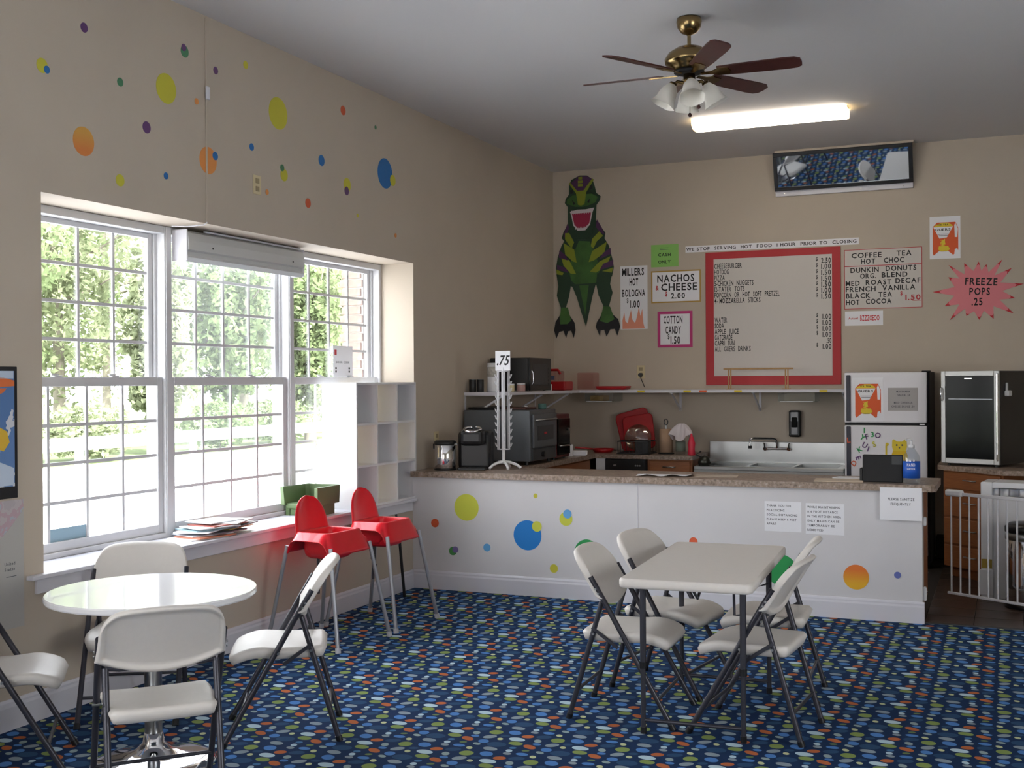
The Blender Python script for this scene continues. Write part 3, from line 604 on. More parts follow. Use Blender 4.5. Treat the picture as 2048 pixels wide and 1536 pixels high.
def make_folding_chair(lab, loc, rot, grp):
    t = thing('folding_chair', lab, 'chair', loc, rot, grp)
    shell(lambda u, v: back_pt(u, v, 1), lambda u, v: back_pt(u, v, -1), 44, 30).build('backrest', 'chair', t, weld=True)
    shell(lambda u, v: seat_pt(u, v, 1), lambda u, v: seat_pt(u, v, -1), 30, 30).build('seat', 'chair', t, weld=True)
    for s in (-1, 1):
        l = MB().tube([(.222*s, .25, .012), (.222*s, -.078, .585), (.222*s, -.135, .68)], .0125, 12).build('leg', 'steel_dark', t)
        MB().tube([(.222*s, .2565, 0), (.222*s, .243, .024)], .0155, 12).build('foot_cap', 'black', l)
    for s in (-1, 1):
        l = MB().tube([(.198*s, -.25, .012), (.198*s, -.088, .56)], .0125, 12).build('leg', 'steel_dark', t)
        MB().tube([(.198*s, -.2535, 0), (.198*s, -.2464, .024)], .0155, 12).build('foot_cap', 'black', l)
    MB().tube([(-.222, .178, .125), (.222, .178, .125)], .008, 8).build('crossbar', 'steel_dark', t)
    MB().tube([(-.198, -.213, .137), (.198, -.213, .137)], .008, 8).build('crossbar', 'steel_dark', t)
    MB().tube([(-.198, -.088, .56), (-.15, -.088, .553), (.15, -.088, .553), (.198, -.088, .56)], .010, 8).build('crossbar', 'steel_dark', t)
    for s in (-1, 1): MB().box(.207*s-.004, .207*s+.004, -.008, .008, 0, .155, .002).build('brace', 'steel_dark', t).matrix_local = Matrix.Translation((0, -.135, .44)) @ Matrix.Rotation(math.radians(-125), 4, 'X') @ Matrix.Identity(4)
    for s in (-1, 1):
        b = MB()
        for (y, z) in ((.012, .405), (-.128, .410)): b.tube([(.205*s, y, z), (.238*s if y > 0 else .214*s, y, z)], .006, 8)
        for (dy, dz) in ((0, 0), (-.012, .02)): b.tube([(.236*s, -.095+dy, .605+dz), (.240*s, -.095+dy, .605+dz)], .005, 8)
        b.build('bolts', 'steel', t)
    return t
CH = [('white folding chair at the near left side of the folding table', 2.586, 5.395, 271.9, 'A'), ('white folding chair at the far left side of the folding table', 2.632, 5.96, 260.5, 'A'),
      ('white folding chair at the near right side of the folding table', 3.192, 5.371, 85.8, 'A'), ('white folding chair at the far right side of the folding table', 3.138, 5.996, 92.9, 'A'),
      ('white folding chair in front of the round table, back to the viewer', 1.30, 3.535, 46.5, 'B'), ('white folding chair at the right side of the round table', 1.193, 4.517, 121.6, 'B'),
      ('white folding chair behind the round table under the window', .355, 4.50, 210.7, 'B'), ('white folding chair cut off by the left edge of the photo', .40, 3.66, 309.5, 'B')]
G_ = {'A': 'chairs around the folding table', 'B': 'chairs around the round table'}
c0 = None
for lab, x, y, a, g in CH:
    if c0 is None: c0 = make_folding_chair(lab, (x, y, 0), math.radians(a), G_[g])
    else: copy_tree(c0, (x, y, 0), math.radians(a), lab, G_[g])
# folding table
t = thing('folding_table', 'rectangular white plastic folding table with grey metal legs', 'table', (2.935, 5.535, 0), math.radians(3.2))
def rrect(hw, hh, r, n=6):
    o = []
    for cx, cy, a0 in ((hw-r, hh-r, 0), (-hw+r, hh-r, 90), (-hw+r, -hh+r, 180), (hw-r, -hh+r, 270)):
        o += [(cx+r*math.cos(math.radians(a0+90*k/n)), cy+r*math.sin(math.radians(a0+90*k/n))) for k in range(n+1)]
    return o
def slab(hw, hh, r, zs):   # zs: list of (inset, z)
    b = MB(); vs = []; R = rrect(hw, hh, r); n = len(R)
    for ins, z in zs:
        q = rrect(hw-ins, hh-ins, max(.004, r-ins)); vs += [(x, y, z) for x, y in q]
    fs = [(i*n+k, i*n+(k+1) % n, (i+1)*n+(k+1) % n, (i+1)*n+k) for i in range(len(zs)-1) for k in range(n)]
    b.add(vs, fs, True); b.add(vs[:n], [tuple(range(n))[::-1]]); b.add(vs[-n:], [tuple(range(n))]); return b
slab(.293, .622, .04, [(.012, .685), (.002, .689), (0, .70), (0, .718), (.003, .724), (.009, .728)]).build('table_top', 'chair', t)
for sy in (-1, 1):
    for sx in (-1, 1):
        l = MB().tube([(.225*sx, .43*sy, .30), (.225*sx, .43*sy, .687)], .0145, 12).build('leg', 'steel_dark', t)
        MB().tube([(.225*sx, .43*sy, .02), (.225*sx, .43*sy, .31)], .0115, 12).build('lower_tube', 'steel_dark', l)
        MB().tube([(.225*sx, .43*sy, 0), (.225*sx, .43*sy, .03)], .0145, 12).build('foot_cap', 'black', l)
        MB().tube([(.225*sx, .43*sy, .295), (.225*sx, .43*sy, .325)], .0175, 12).build('collar', 'black', l)
    MB().tube([(-.225, .43*sy, .06), (.225, .43*sy, .06)], .009, 8).build('crossbar', 'steel_dark', t)
    MB().tube([(-.225, .43*sy, .67), (.225, .43*sy, .67)], .011, 8).build('crossbar', 'steel_dark', t)
    MB().tube([(.0, .43*sy, .665), (0, .30*sy, .60), (0, .10*sy, .68)], .007, 8).build('brace', 'steel_dark', t)
    MB().tube([(.18, .40*sy, .68), (.18, .38*sy, .55), (.222, .42*sy, .56)], .006, 8).build('brace', 'steel_dark', t)
# round table
t = thing('round_table', 'round white pedestal table with a chrome trumpet base', 'table', (.94, 3.93, 0))
MB().lathe([(.40, .702), (.427, .704), (.430, .710), (.430, .724), (.427, .730), (0, .730)], 72, smooth=False).build('table_top', 'tabletop', t)
MB().lathe([(.0, 0), (.258, 0), (.262, .006), (.25, .014), (.20, .026), (.13, .040), (.075, .058), (.045, .09), (.038, .13)], 56).build('base', 'chrome', t)
MB().lathe([(.036, .12), (.036, .40), (.045, .405), (.045, .42), (.030, .425), (.030, .69)], 32).build('column', 'steel', t)
MB().lathe([(.0, .686), (.14, .686), (.14, .701), (0, .701)], 32).build('mount_plate', 'blackmat', t)

# ================================================================== HIGH CHAIRS (face +y local)
def make_highchair(lab, loc, rot):
    t = thing('high_chair', lab, 'high chair', loc, rot, 'red high chairs below the window')
    hw, hd, zr = .172, .135, .680
    def sq(u, a, b, r=.25):
        an = 2*PI*u; c, s = math.cos(an), math.sin(an); p_ = 7.0
        return (a*math.copysign(abs(c)**(2/p_), c), b*math.copysign(abs(s)**(2/p_), s))
    def arch(u):    # bottom lift of the skirt in the middle of each side
        m_ = abs(((u*4+.5) % 1)-.5)*2           # 1 at side middles? (u=0,.25.. are side centres)
        d_ = min(abs((u % 1)-k) for k in (0, .5, 1)); return max(0, 1-(d_/.085)**2)
    def outer(u, v):
        x, y = sq(u, hw+.048*v, hd+.052*v); return (x, y, zr-(.126-.082*arch(u))*v)
    def inner(u, v):
        x, y = sq(u, hw+.048*v-.006, hd+.052*v-.006); return (x, y, zr-.006-(.120-.082*arch(u))*v)
    b = MB(); b.grid(outer, 96, 8, closed=True)
    g = MB(); g.grid(inner, 96, 8, closed=True); b.add(g.v, [f[::-1] for f in g.f], True)
    n = 96; m_ = len(g.v); b.f += [(8*n+i, 8*n+(i+1) % n, m_+8*n+(i+1) % n, m_+8*n+i) for i in range(n)]; b.sm += [False]*n
    # rim lip and inner bowl
    prof = [(0, 0), (-.004, .004), (-.018, .004), (-.024, -.002), (-.030, -.04), (-.040, -.10), (-.060, -.145), (-.10, -.155)]
    def bowl(u, v):
        i = v*(len(prof)-1); k = min(int(i), len(prof)-2); f = i-k; dd = prof[k][0]*(1-f)+prof[k+1][0]*f; dz = prof[k][1]*(1-f)+prof[k+1][1]*f
        x, y = sq(u, hw+dd, hd+dd); return (x, y, zr+dz)
    b.grid(bowl, 96, 14, closed=True); k0 = len(b.v)-96; b.f.append(tuple(range(k0, k0+96))); b.sm.append(True)
    b.build('seat_shell', 'red', t)
    # scoop below
    b = MB()
    def scoop(u, v):
        x, y = sq(u, .120-.03*v**3, .118-.03*v**3); return (x, y+.0, .60-.085*v-.01*math.sin(PI*v))
    b.grid(scoop, 64, 6, closed=True); k0 = len(b.v)-64; b.f.append(tuple(range(k0, k0+64))); b.sm.append(True); b.build('seat_pan', 'red', t)
    def bp(u, v, s):
        U = 2*u-1; w_ = .163*(max(0, 1-v**2.6))**.5*.96+.006; w_ = max(w_, .012) if v < 1 else .012
        if v < .2: w_ *= 1.0+.06*(.2-v)/.2
        z = .655+.235*v; y = -hd+.014-.045*v-.020*(1-U*U)
        e = min(min(u, 1-u)*10, min(1, (1-v)*12), 1)
        return (U*w_, y+(.010 if s > 0 else -.008)*max(0, e)**.5, z)
    shell(lambda u, v: bp(u, v, 1), lambda u, v: bp(u, v, -1), 24, 20).build('backrest', 'red', t, weld=True)
    for sx in (-1, 1):
        for sy in (-1, 1):
            l = MB().tube([(.195*sx, .165*sy, .60), (.262*sx, .268*sy, .012)], .0125, 12).build('leg', 'alu', t)
            MB().tube([(.2634*sx, .270*sy, 0), (.260*sx, .265*sy, .03)], .017, 12).build('foot_cap', 'greyfoot', l)
    # harness straps hanging under the seat
    b = MB(); b.box(-.06, -.035, -.09, -.086, .36, .53).box(.07, .095, -.02, -.016, .30, .53); b.build('strap', 'strap', t)
    b = MB(); b.box(-.066, -.029, -.097, -.079, .35, .375, .004).box(.064, .101, -.027, -.009, .43, .455, .004); b.build('buckle', 'blackmat', t)
    return t
h0 = make_highchair('red high chair nearer the round table, left of the two', (.385, 6.205, 0), math.radians(-96))
copy_tree(h0, (.425, 6.80, 0), math.radians(-93), 'red high chair nearer the bar, right of the two')
# black clamp stand behind high chairs
t = thing('camera_tripod', 'folded black stand with clamp knobs leaning behind the right high chair', 'tripod', (.10, 7.62, 0))
MB().tube([(.05, 0, .006), (.02, -.02, .45)], .011, 8).build('pole', 'blackmat', t); MB().tube([(.02, -.02, .43), (.0, -.03, .62)], .009, 8).build('upper_pole', 'steel_dark', t)
MB().box(-.02, .05, -.045, .01, .42, .47, .006).build('clamp', 'black', t)
for s in (-1, 1): MB().tube([(.015, -.018, .50), (.015+.03*s, -.018-.03*s, .50)], .010, 8).build('knob', 'black', t)
# ================================================================== BAR TOP, COUNTERS, CABINETS
CT = .90
def counter(lab, poly, z0=.862, z1=CT):
    o = MB().prism(poly, z0, z1).build('countertop', 'lam'); return tag(o, lab, 'countertop')
counter('long speckled laminate countertop on the white bar wall', [(.001, 8.003), (3.80, 8.003), (3.83, 8.03), (3.83, 8.62), (.66, 8.62), (.001, 8.62)], .861, .905)
counter('speckled laminate countertop along the window wall under the steel oven', [(.001, 8.622), (.66, 8.622), (.66, 10.47), (.001, 10.47)])
counter('speckled laminate countertop along the back wall under the dish rack', [(.001, 10.472), (1.60, 10.472), (1.60, YB-.002), (.001, YB-.002)])
counter('speckled laminate countertop with a clipped corner under the glass door cooler', [(3.735, 10.02), (4.22, 9.52), (4.75, 9.55), (4.75, YB-.002), (3.735, YB-.002)])
def cabinet(lab, loc, rot, w_, d_, h_, drawers, door=None, end=True):
    t = thing('base_cabinet', lab, 'cabinet', loc, rot)
    b = MB().box(0, w_, .02, d_, .10, h_).box(.02, w_-.02, .08, d_, 0, .10); b.build('body', 'oak', t)
    z = h_-.012
    for hh in drawers:
        f = MB().box(.018, w_-.018, 0, .019, z-hh, z, .004).build('drawer', 'oak', t)
        zc = z-hh*.42; MB().tube([(w_/2-.055, -.003, zc), (w_/2-.055, -.028, zc), (w_/2+.055, -.028, zc), (w_/2+.055, -.003, zc)], .005, 8).build('handle', 'steel', f)
        z -= hh+.018
    if door:
        for i in range(door):
            a = .018+(w_-.03)*i/door; f = MB().box(a, a+(w_-.03)/door-.008, 0, .019, .12, z, .004).build('door', 'oak', t)
            MB().tube([(a+.03, -.003, z-.12), (a+.03, -.028, z-.12), (a+.03, -.028, z-.03), (a+.03, -.003, z-.03)], .005, 8).build('handle', 'steel', f)
    return t
cabinet('oak cabinet with one drawer between dishwasher and sink', (1.165, 10.49, 0), 0, .425, .60, .861, [.13], 1)
cabinet('oak drawer cabinet with four steel handles set at an angle by the doorway', (3.765, 10.045, 0), math.radians(-45.5), .64, .45, .861, [.135, .20, .20, .17])
cabinet('oak cabinet under the window wall countertop behind the bar', (.64, 8.66, 0), math.radians(90), 1.75, .60, .861, [.13], 3)
cabinet('oak cabinet behind the white bar wall with its end panel at the doorway', (3.742, 8.60, 0), math.radians(180), 3.0, .42, .860, [.13], 4)
t = thing('dishwasher', 'black fronted dishwasher under the back counter', 'dishwasher', (.76, 10.485, 0))
MB().box(0, .39, .02, .58, .02, .861).build('body', 'greyd', t); MB().box(.004, .386, 0, .02, .12, .735, .004).build('door', 'black', t)
c = MB().box(.0, .39, -.012, .02, .742, .858, .005).build('control_panel', 'black', t)
b = MB(); [b.tube([(x, -.012, .80), (x, -.018, .80)], .008, 10) for x in (.09, .105, .30, .32, .34)]; b.build('button', 'steel', c)
o = MB().box(.665, .757, 10.487, 10.51, .10, .86).build('filler_panel', 'white'); tag(o, 'white filler panel between the counters left of the dishwasher', 'panel')
# sink
t = thing('steel_sink', 'stainless steel kitchen sink with a tall backsplash below the shelf', 'sink', (1.612, 0, 0))
MB().box(0, 1.335, 11.095, 11.125, .74, 1.008, .004).build('backsplash', 'steel', t)
b = MB().box(0, 1.335, 10.47, 10.55, .775, .812, .006).box(0, 1.335, 11.00, 11.095, .775, .812).box(0, .07, 10.55, 11.0, .775, .812).box(1.265, 1.335, 10.55, 11.0, .775, .812)
for x in (.45, .86): b.box(x, x+.03, 10.55, 11.0, .775, .812)
b.build('rim', 'steel', t)
for a, c_ in ((.07, .45), (.48, .86), (.89, 1.265)): MB().box(a, a+.008, 10.55, 11.0, .53, .775).box(c_-.008, c_, 10.55, 11.0, .53, .775).box(a+.008, c_-.008, 10.55, 10.558, .53, .775).box(a+.008, c_-.008, 10.992, 11.0, .53, .775).box(a, c_, 10.55, 11.0, .52, .53).build('basin', 'steel', t)
MB().box(0, 1.335, 10.472, 10.482, .70, .775).build('apron', 'steel', t)
for x in (.03, 1.30):
    for y in (10.52, 11.05): MB().tube([(x, y, 0), (x, y, .776)], .018, 10).build('leg', 'steel', t)
t = thing('wall_faucet', 'chrome two handle faucet with a swing spout on the sink backsplash', 'faucet', (2.262, 11.095, .945))
MB().tube([(-.11, -.03, 0), (.11, -.03, 0)], .012, 12).build('body', 'chrome', t)
for s in (-1, 1):
    MB().tube([(.11*s, .0, 0), (.11*s, -.05, 0)], .018, 12).build('valve', 'chrome', t)
    MB().tube([(.11*s, -.045, 0), (.112*s, -.06, .045), (.12*s, -.07, .055)], [.012, .008, .006], 10).build('handle', 'chrome', t)
MB().tube([(0, -.03, 0), (0, -.032, .05), (-.012, -.04, .088), (-.04, -.06, .098), (-.19, -.20, .105), (-.215, -.22, .095), (-.215, -.22, .03)], .011, 12).build('spout', 'chrome', t)
MB().tube([(-.215, -.22, .035), (-.215, -.22, .01)], .017, 12).build('aerator', 'black', t)
# wall shelf L-shaped
t = thing('wall_shelf', 'long white L-shaped wall shelf on brackets above the counters', 'shelf', (0, 0, 1.478))
MB().prism([(.002, 8.98), (.41, 8.98), (.41, 10.745), (2.93, 10.745), (2.93, YB-.002), (.002, YB-.002)], 0, .026).build('board', 'trim', t)
def bracket(loc, rz, L_=.33, D_=.20):
    b = MB().box(-.012, .012, 0, .004, -D_, 0).box(-.012, .012, -L_, 0, -.004, 0); b.box(-.008, .008, -.004, .004, 0, math.hypot(L_*.9, D_*.92), .0, Matrix.Translation((0, -L_*.9, -.002)) @ Matrix.Rotation(math.pi/2+math.atan2(D_*.92, L_*.9), 4, 'X') @ Matrix.Rotation(PI, 4, 'Y'))
    return b
def brk(px, py, rz, L_, D_):
    # wall strap at local y=0, arm toward -y, diagonal
    b = MB().box(-.012, .012, -.005, 0, -D_, -.001).box(-.012, .012, -L_, 0, -.005, -.001)
    b.tube([(0, -L_*.92, -.006), (0, -.006, -D_*.95)], .010, 6); o = b.build('bracket', 'trim', t); o.location = (px, py, 0); o.rotation_euler = (0, 0, rz)
for yy in (9.0, 9.9, 10.6): brk(.002, yy, math.radians(90), .38, .22)
for xx in (1.32, 2.095, 2.90): brk(xx, YB-.003, 0, .36, .18)
for (x, c_) in ((1.0, 'yellow'), (1.45, 'yellow'), (1.60, 'orange'), (1.93, 'yellow'), (2.70, 'yellow')): bx('price_strip', c_, t, x, x+.07, 10.742, 10.7448, .003, .022)
for i, (x0, x1, lab) in enumerate(((.455, .745, 'clear plastic tray hung under the shelf above the red tray'), (2.325, 2.655, 'clear plastic tray hung under the shelf above the soap dispenser'))):
    tt = thing('hanging_tray', lab, 'tray', ((x0+x1)/2, 10.93, 1.39)); hw = (x1-x0)/2
    MB().box(-hw*.9, hw*.9, -.14, .14, 0, .004).box(-hw, -hw*.98, -.15, .15, .004, .085).box(hw*.98, hw, -.15, .15, .004, .085).box(-hw, hw, -.15, -.146, .004, .085).build('tray', 'clear', tt)
    MB().tube([(-hw*.9, -.151, .004), (hw*.9, -.151, .004)], .004, 6).build('rim', 'trim', tt)
    if i == 0: MB().box(-.11, .02, -.10, .10, .005, .06, .004).build('yellow_packet', mat('amber_packet', (176, 130, 40), .6), tt)
# microwave
t = thing('microwave', 'black microwave oven on the corner of the wall shelf', 'microwave', (.03, 9.46, 1.506))
MB().box(0, .365, 0, .51, .008, .296, .006).build('body', 'black', t)
d_ = MB().box(.366, .385, .002, .508, .006, .296, .004).build('door', 'black', t); MB().box(.3855, .388, .07, .40, .055, .24, .002).build('window', 'greyd', d_)
MB().tube([(.387, .03, .06), (.402, .03, .08), (.402, .03, .16), (.387, .03, .18)], .006, 8).build('handle', 'chrome', d_)
b = MB(); [b.box(.386, .389, .435, .49, .05+.035*i, .07+.035*i) for i in range(5)]; b.build('keypad', 'greyd', d_)
for x in (.03, .33):
    for y in (.04, .47): MB().tube([(x, y, 0), (x, y, .010)], .012, 8).build('foot', 'black', t)
# shelf goods
def can(name, lab, cat, loc, r, h, m, capm=None, group=None, caph=.012):
    t = thing(name, lab, cat, loc, 0, group)
    MB().lathe([(r*.94, 0), (r, .004), (r, h-.004), (r*.94, h)], 20).build('body', m, t)
    if capm: MB().lathe([(r*.98, h), (r*.98, h+caph), (r*.9, h+caph+.002), (0, h+caph+.002)], 20).build('lid', capm, t)
    return t
can('drink_can', 'dark drink can at the near end of the wall shelf, left one', 'can', (.055, 9.04, 1.5055), .031, .105, 'black', 'steel', 'dark cans at the end of the shelf', .003)
can('drink_can', 'dark drink can at the near end of the wall shelf, right one', 'can', (.118, 9.06, 1.5055), .031, .105, 'black', 'steel', 'dark cans at the end of the shelf', .003)
t = can('salt_canister', 'tall white cylinder canister left of the microwave', 'canister', (.16, 9.22, 1.5055), .047, .235, 'whitep', 'whitep')
MB().lathe([(.0475, .13), (.0475, .215)], 20).build('printed_band', mat('mottled_band', (190, 186, 176), .5, var=.2, vscale=60), t)
can('small_tub', 'small white tub in front of the microwave side', 'tub', (.30, 9.30, 1.5055), .030, .055, 'ivory', 'white')
can('small_tub', 'pinkish food tub in front of the microwave side', 'tub', (.365, 9.37, 1.5055), .038, .058, mat('pink_tub', (176, 140, 134), .5), 'white')
can('small_tub', 'white tub standing right of the microwave', 'tub', (.33, 10.10, 1.5055), .040, .060, 'whitep', None)
t = thing('food_container', 'red based clear food container with a red handle beside the microwave', 'container', (.27, 10.45, 1.5055))
MB().box(-.10, .14, -.11, .12, 0, .085, .012, seg=2).build('red_base', 'reddk', t); MB().box(-.085, .06, -.09, .10, .086, .185, .01).build('clear_body', 'clearred', t)
MB().tube([(-.085, -.03, .155), (-.06, -.03, .195), (.04, -.03, .195), (.065, -.03, .155)], .014, 10).build('handle', 'reddk', t); MB().box(-.05, .03, -.094, -.0905, .10, .14).build('label_patch', mat('blue_patch', (86, 92, 120), .5), t)
t = thing('food_container', 'tall clear plastic box behind the red based container', 'container', (.44, 10.92, 1.5055))
MB().box(-.09, .09, -.08, .08, .0, .17, .012, seg=2).build('box', 'clearred', t)
o = slab(.16, .10, .03, [(.03, 0), (.01, .01), (0, .035), (.01, .035)]).build('red_tray', 'reddk'); o.location = (.70, 10.92, 1.5055); tag(o, 'shallow red plastic tray on the shelf right of the clear box', 'tray')
t = thing('photo_easel', 'small light wooden frame stand on the shelf in front of the menu board', 'stand', (2.11, 10.93, 1.5055))
for x in (-.275, .255): MB().box(x, x+.012, -.03, -.018, 0, .185, .002).box(x+.022, x+.034, -.03, -.018, 0, .185, .002).build('upright', 'wood', t); MB().box(x-.02, x+.05, -.05, .02, 0, .008, .002).build('foot', 'wood', t)
MB().box(-.315, .33, -.034, -.014, .185, .200, .002).build('top_bar', 'wood', t)
# oven, toaster oven
t = thing('deck_oven', 'grey steel pizza oven on the window wall counter', 'oven', (.03, 8.915, CT))
MB().box(0, .60, 0, .60, .03, .455, .005).build('body', 'grey', t)
f = MB().box(.601, .622, .04, .57, .14, .42, .004).build('door', 'grey', t); MB().tube([(.625, .08, .37), (.645, .08, .37), (.645, .50, .37), (.625, .50, .37)], .009, 8).build('handle', 'steel', f)
MB().box(.6225, .626, .12, .48, .20, .32).build('window', 'greyd', f); MB().box(.626, .628, .26, .32, .25, .265).build('badge', 'redink', f)
MB().box(.601, .612, .04, .57, .035, .13).build('control_panel', 'greyd', t); MB().tube([(.612, .25, .08), (.636, .25, .08)], .024, 14).build('knob', 'black', t)
for x in (.05, .55):
    for y in (.05, .55): MB().tube([(x, y, 0), (x, y, .032)], .018, 8).build('foot', 'black', t)
t = thing('toaster_oven', 'dark red and black toaster oven beside the steel oven', 'toaster oven', (.18, 9.60, CT))
MB().box(0, .42, 0, .34, .015, .40, .006).build('body', mat('maroon_enamel', (84, 34, 34), .4), t); f = MB().box(.421, .435, .02, .32, .04, .36, .004).build('door', 'darkglass', t)
MB().tube([(.436, .06, .12), (.452, .06, .12), (.452, .28, .12), (.436, .28, .12)], .007, 8).build('handle', 'steel', f); MB().tube([(.436, .27, .26), (.448, .27, .26)], .014, 10).build('knob', 'steel', f)
for x in (.04, .38):
    for y in (.04, .3): MB().tube([(x, y, 0), (x, y, .017)], .012, 8).build('foot', 'black', t)
o = slab(.13, .20, .02, [(.01, 0), (0, .012), (0, .022), (.008, .022)]).build('baking_tray', 'black'); o.location = (.18, 9.14, CT+.456); tag(o, 'black baking tray lying on top of the steel oven at the left', 'tray')
o = slab(.11, .12, .02, [(.01, 0), (0, .01), (0, .02), (.008, .02)]).build('baking_tray', mat('brown_tray', (92, 60, 54), .5)); o.location = (.44, 9.16, CT+.456); tag(o, 'brown baking tray on top of the steel oven at the right', 'tray')
o = MB().box(-.012, .012, -.11, .11, 0, .006, .002).build('spatula', 'whitep'); o.location = (.50, 9.13, CT+.480); o.rotation_euler = (0, 0, .5); tag(o, 'white spatula lying across the brown baking tray', 'spatula')
can('teal_cup', 'small teal cup on top of the steel oven', 'cup', (.55, 9.40, CT+.456), .036, .045, mat('teal', (70, 110, 104), .5))
# counter corner clutter
can('paper_cup_stack', 'white stack of paper cups beside the toaster oven', 'cups', (.47, 10.08, CT), .036, .19, 'whitep')
can('foam_cup', 'short white foam cup beside the cup stack', 'cup', (.545, 10.10, CT), .030, .11, 'whitep')
o = MB().box(-.09, .09, -.07, .07, 0, .045, .008).build('napkin_pack', 'paper'); o.location = (.56, 10.26, CT); o.rotation_euler = (0, 0, .25); tag(o, 'white pack of napkins on the corner of the back counter', 'napkins')
t = thing('red_pan', 'red frying pan with a long handle on the back counter', 'pan', (.63, 10.80, CT), .2)
MB().lathe([(0, 0), (.085, 0), (.11, .035), (.104, .035), (.082, .006), (0, .006)], 28).build('bowl', 'reddk', t); MB().tube([(-.10, 0, .03), (-.27, -.03, .045)], .009, 8).build('handle', 'reddk', t)
# dish rack
t = thing('dish_rack', 'black wire dish rack on the back counter', 'dish rack', (.86, 10.55, CT))
b = MB()
for z in (.01, .12): b.tube([(0, 0, z), (.30, 0, z), (.30, .26, z), (0, .26, z), (0, 0, z)], .005, 6)
for i in range(11): b.tube([(.03*i, 0, .01), (.03*i, 0, .12)], .0025, 5); b.tube([(.03*i, .26, .01), (.03*i, .26, .12)], .0025, 5); b.tube([(.03*i, 0, .012), (.03*i, .26, .012)], .0025, 5)
b.build('wire_basket', 'black', t); MB().box(.17, .30, .0, .10, .01, .135, .006).build('cutlery_caddy', 'black', t); MB().box(-.01, .31, -.01, .27, 0, .008, .003).build('drip_tray', 'black', t)
tr_ = slab(.165, .19, .05, [(.012, 0), (0, .006), (0, .018), (.008, .020)]).build('serving_tray', 'reddk'); tr_.location = (.90, 10.985, 1.115); tr_.rotation_euler = (math.radians(78), math.radians(0), 0)
tr_.rotation_euler = (Matrix.Rotation(math.radians(80), 3, 'X') @ Matrix.Rotation(math.radians(16), 3, 'Z')).to_euler(); tag(tr_, 'larger red plastic serving tray leaning on the wall behind the dish rack', 'tray', 'red trays behind the dish rack')
t2 = tr_.copy(); COL.objects.link(t2); t2.location = (.96, 10.925, 1.088); t2.scale = (.92, .92, 1); t2.rotation_euler = (Matrix.Rotation(math.radians(76), 3, 'X') @ Matrix.Rotation(math.radians(10), 3, 'Z')).to_euler(); t2['label'] = 'second red serving tray leaning in front of the larger one'
o = MB().lathe([(.0, .0), (.125, 0), (.13, .006), (.125, .012), (.10, .03), (0, .045)], 36).build('glass_lid', glassy('lid_glass', (.9, .92, .85), .25, haze=.25, hcol=(.75, .75, .6))); o.location = (.975, 10.835, 1.045); o.rotation_euler = (math.radians(72), 0, .1)
o.name = 'pot_cover'; tag(o, 'round glass pot lid standing behind the dish rack', 'pot lid')
t = thing('paper_towel_holder', 'brown paper towel roll on a steel stand on the back counter', 'paper towels', (1.285, 10.72, CT))
MB().lathe([(.075, 0), (.078, .008), (.02, .014), (0, .014)], 24).build('base', 'blackmat', t); MB().lathe([(.018, .016), (.062, .016), (.062, .235), (.018, .235)], 28).build('roll', 'tan', t); MB().tube([(0, 0, .01), (0, 0, .27)], .006, 8).build('rod', 'steel', t)
b = MB(); b.tube([(.018*math.cos(a*PI/8), 0, .30+.028*math.sin(a*PI/8)) for a in range(17)], .005, 6); b.build('finial', 'black', t)
t = thing('spray_bottle', 'clear bottle under a draped white plastic bag on the back counter', 'bottle', (1.44, 10.66, CT))
MB().lathe([(.042, 0), (.046, .01), (.046, .14), (.02, .18), (.014, .20)], 24).build('bottle', 'clear', t); MB().lathe([(.047, .03), (.047, .12)], 24).build('label_band', mat('faded_green', (120, 130, 118), .5), t)
b = MB()
def bag(u, v):
    a = 2*PI*u; r = (.02+.075*v**.6)*(1+.16*math.sin(5*a+3*v)+.08*math.sin(9*a)); return (.01+r*math.cos(a)*1.15, r*math.sin(a)*.8, .29-.13*v-.03*math.sin(3*a)*v)
b.grid(bag, 48, 10, closed=True); b.build('plastic_bag', 'bag', t)
t = thing('squeeze_bottle', 'red squeeze bottle beside the bagged bottle on the back counter', 'bottle', (1.560, 10.60, CT))
MB().lathe([(.034, 0), (.036, .01), (.030, .06), (.036, .11), (.022, .15), (.016, .17), (.012, .175), (.008, .20), (0, .20)], 24).build('body', mat('coral_red', (214, 44, 70), .4), t)
t = thing('sprayer_head', 'dark sprayer head lying at the left end of the sink', 'sprayer', (1.70, 10.52, .814), .5); MB().lathe([(.0, 0), (.05, .0), (.06, .03), (.045, .07), (.02, .085), (0, .09)], 20).build('head', mat('gunmetal', (70, 72, 66), .3, metal=.7), t); MB().tube([(0, 0, .06), (-.08, 0, .10), (-.03, .0, .13)], .008, 8).build('handle', 'black', t)
t = thing('soap_dispenser', 'grey and black soap dispenser on the wall above the sink', 'dispenser', (2.425, YB, 1.182), BACK)
MB().box(-.055, .055, -.125, .125, .001, .07, .018, seg=3).build('housing', 'black', t); MB().box(-.036, .036, .02, .11, .07, .074, .006).box(-.030, .030, -.10, -.03, .07, .074, .006).build('front_plate', mat('silver_plate', (150, 152, 156), .3), t); MB().box(-.026, .026, -.035, .06, .072, .080, .006).build('window', 'darkglass', t)
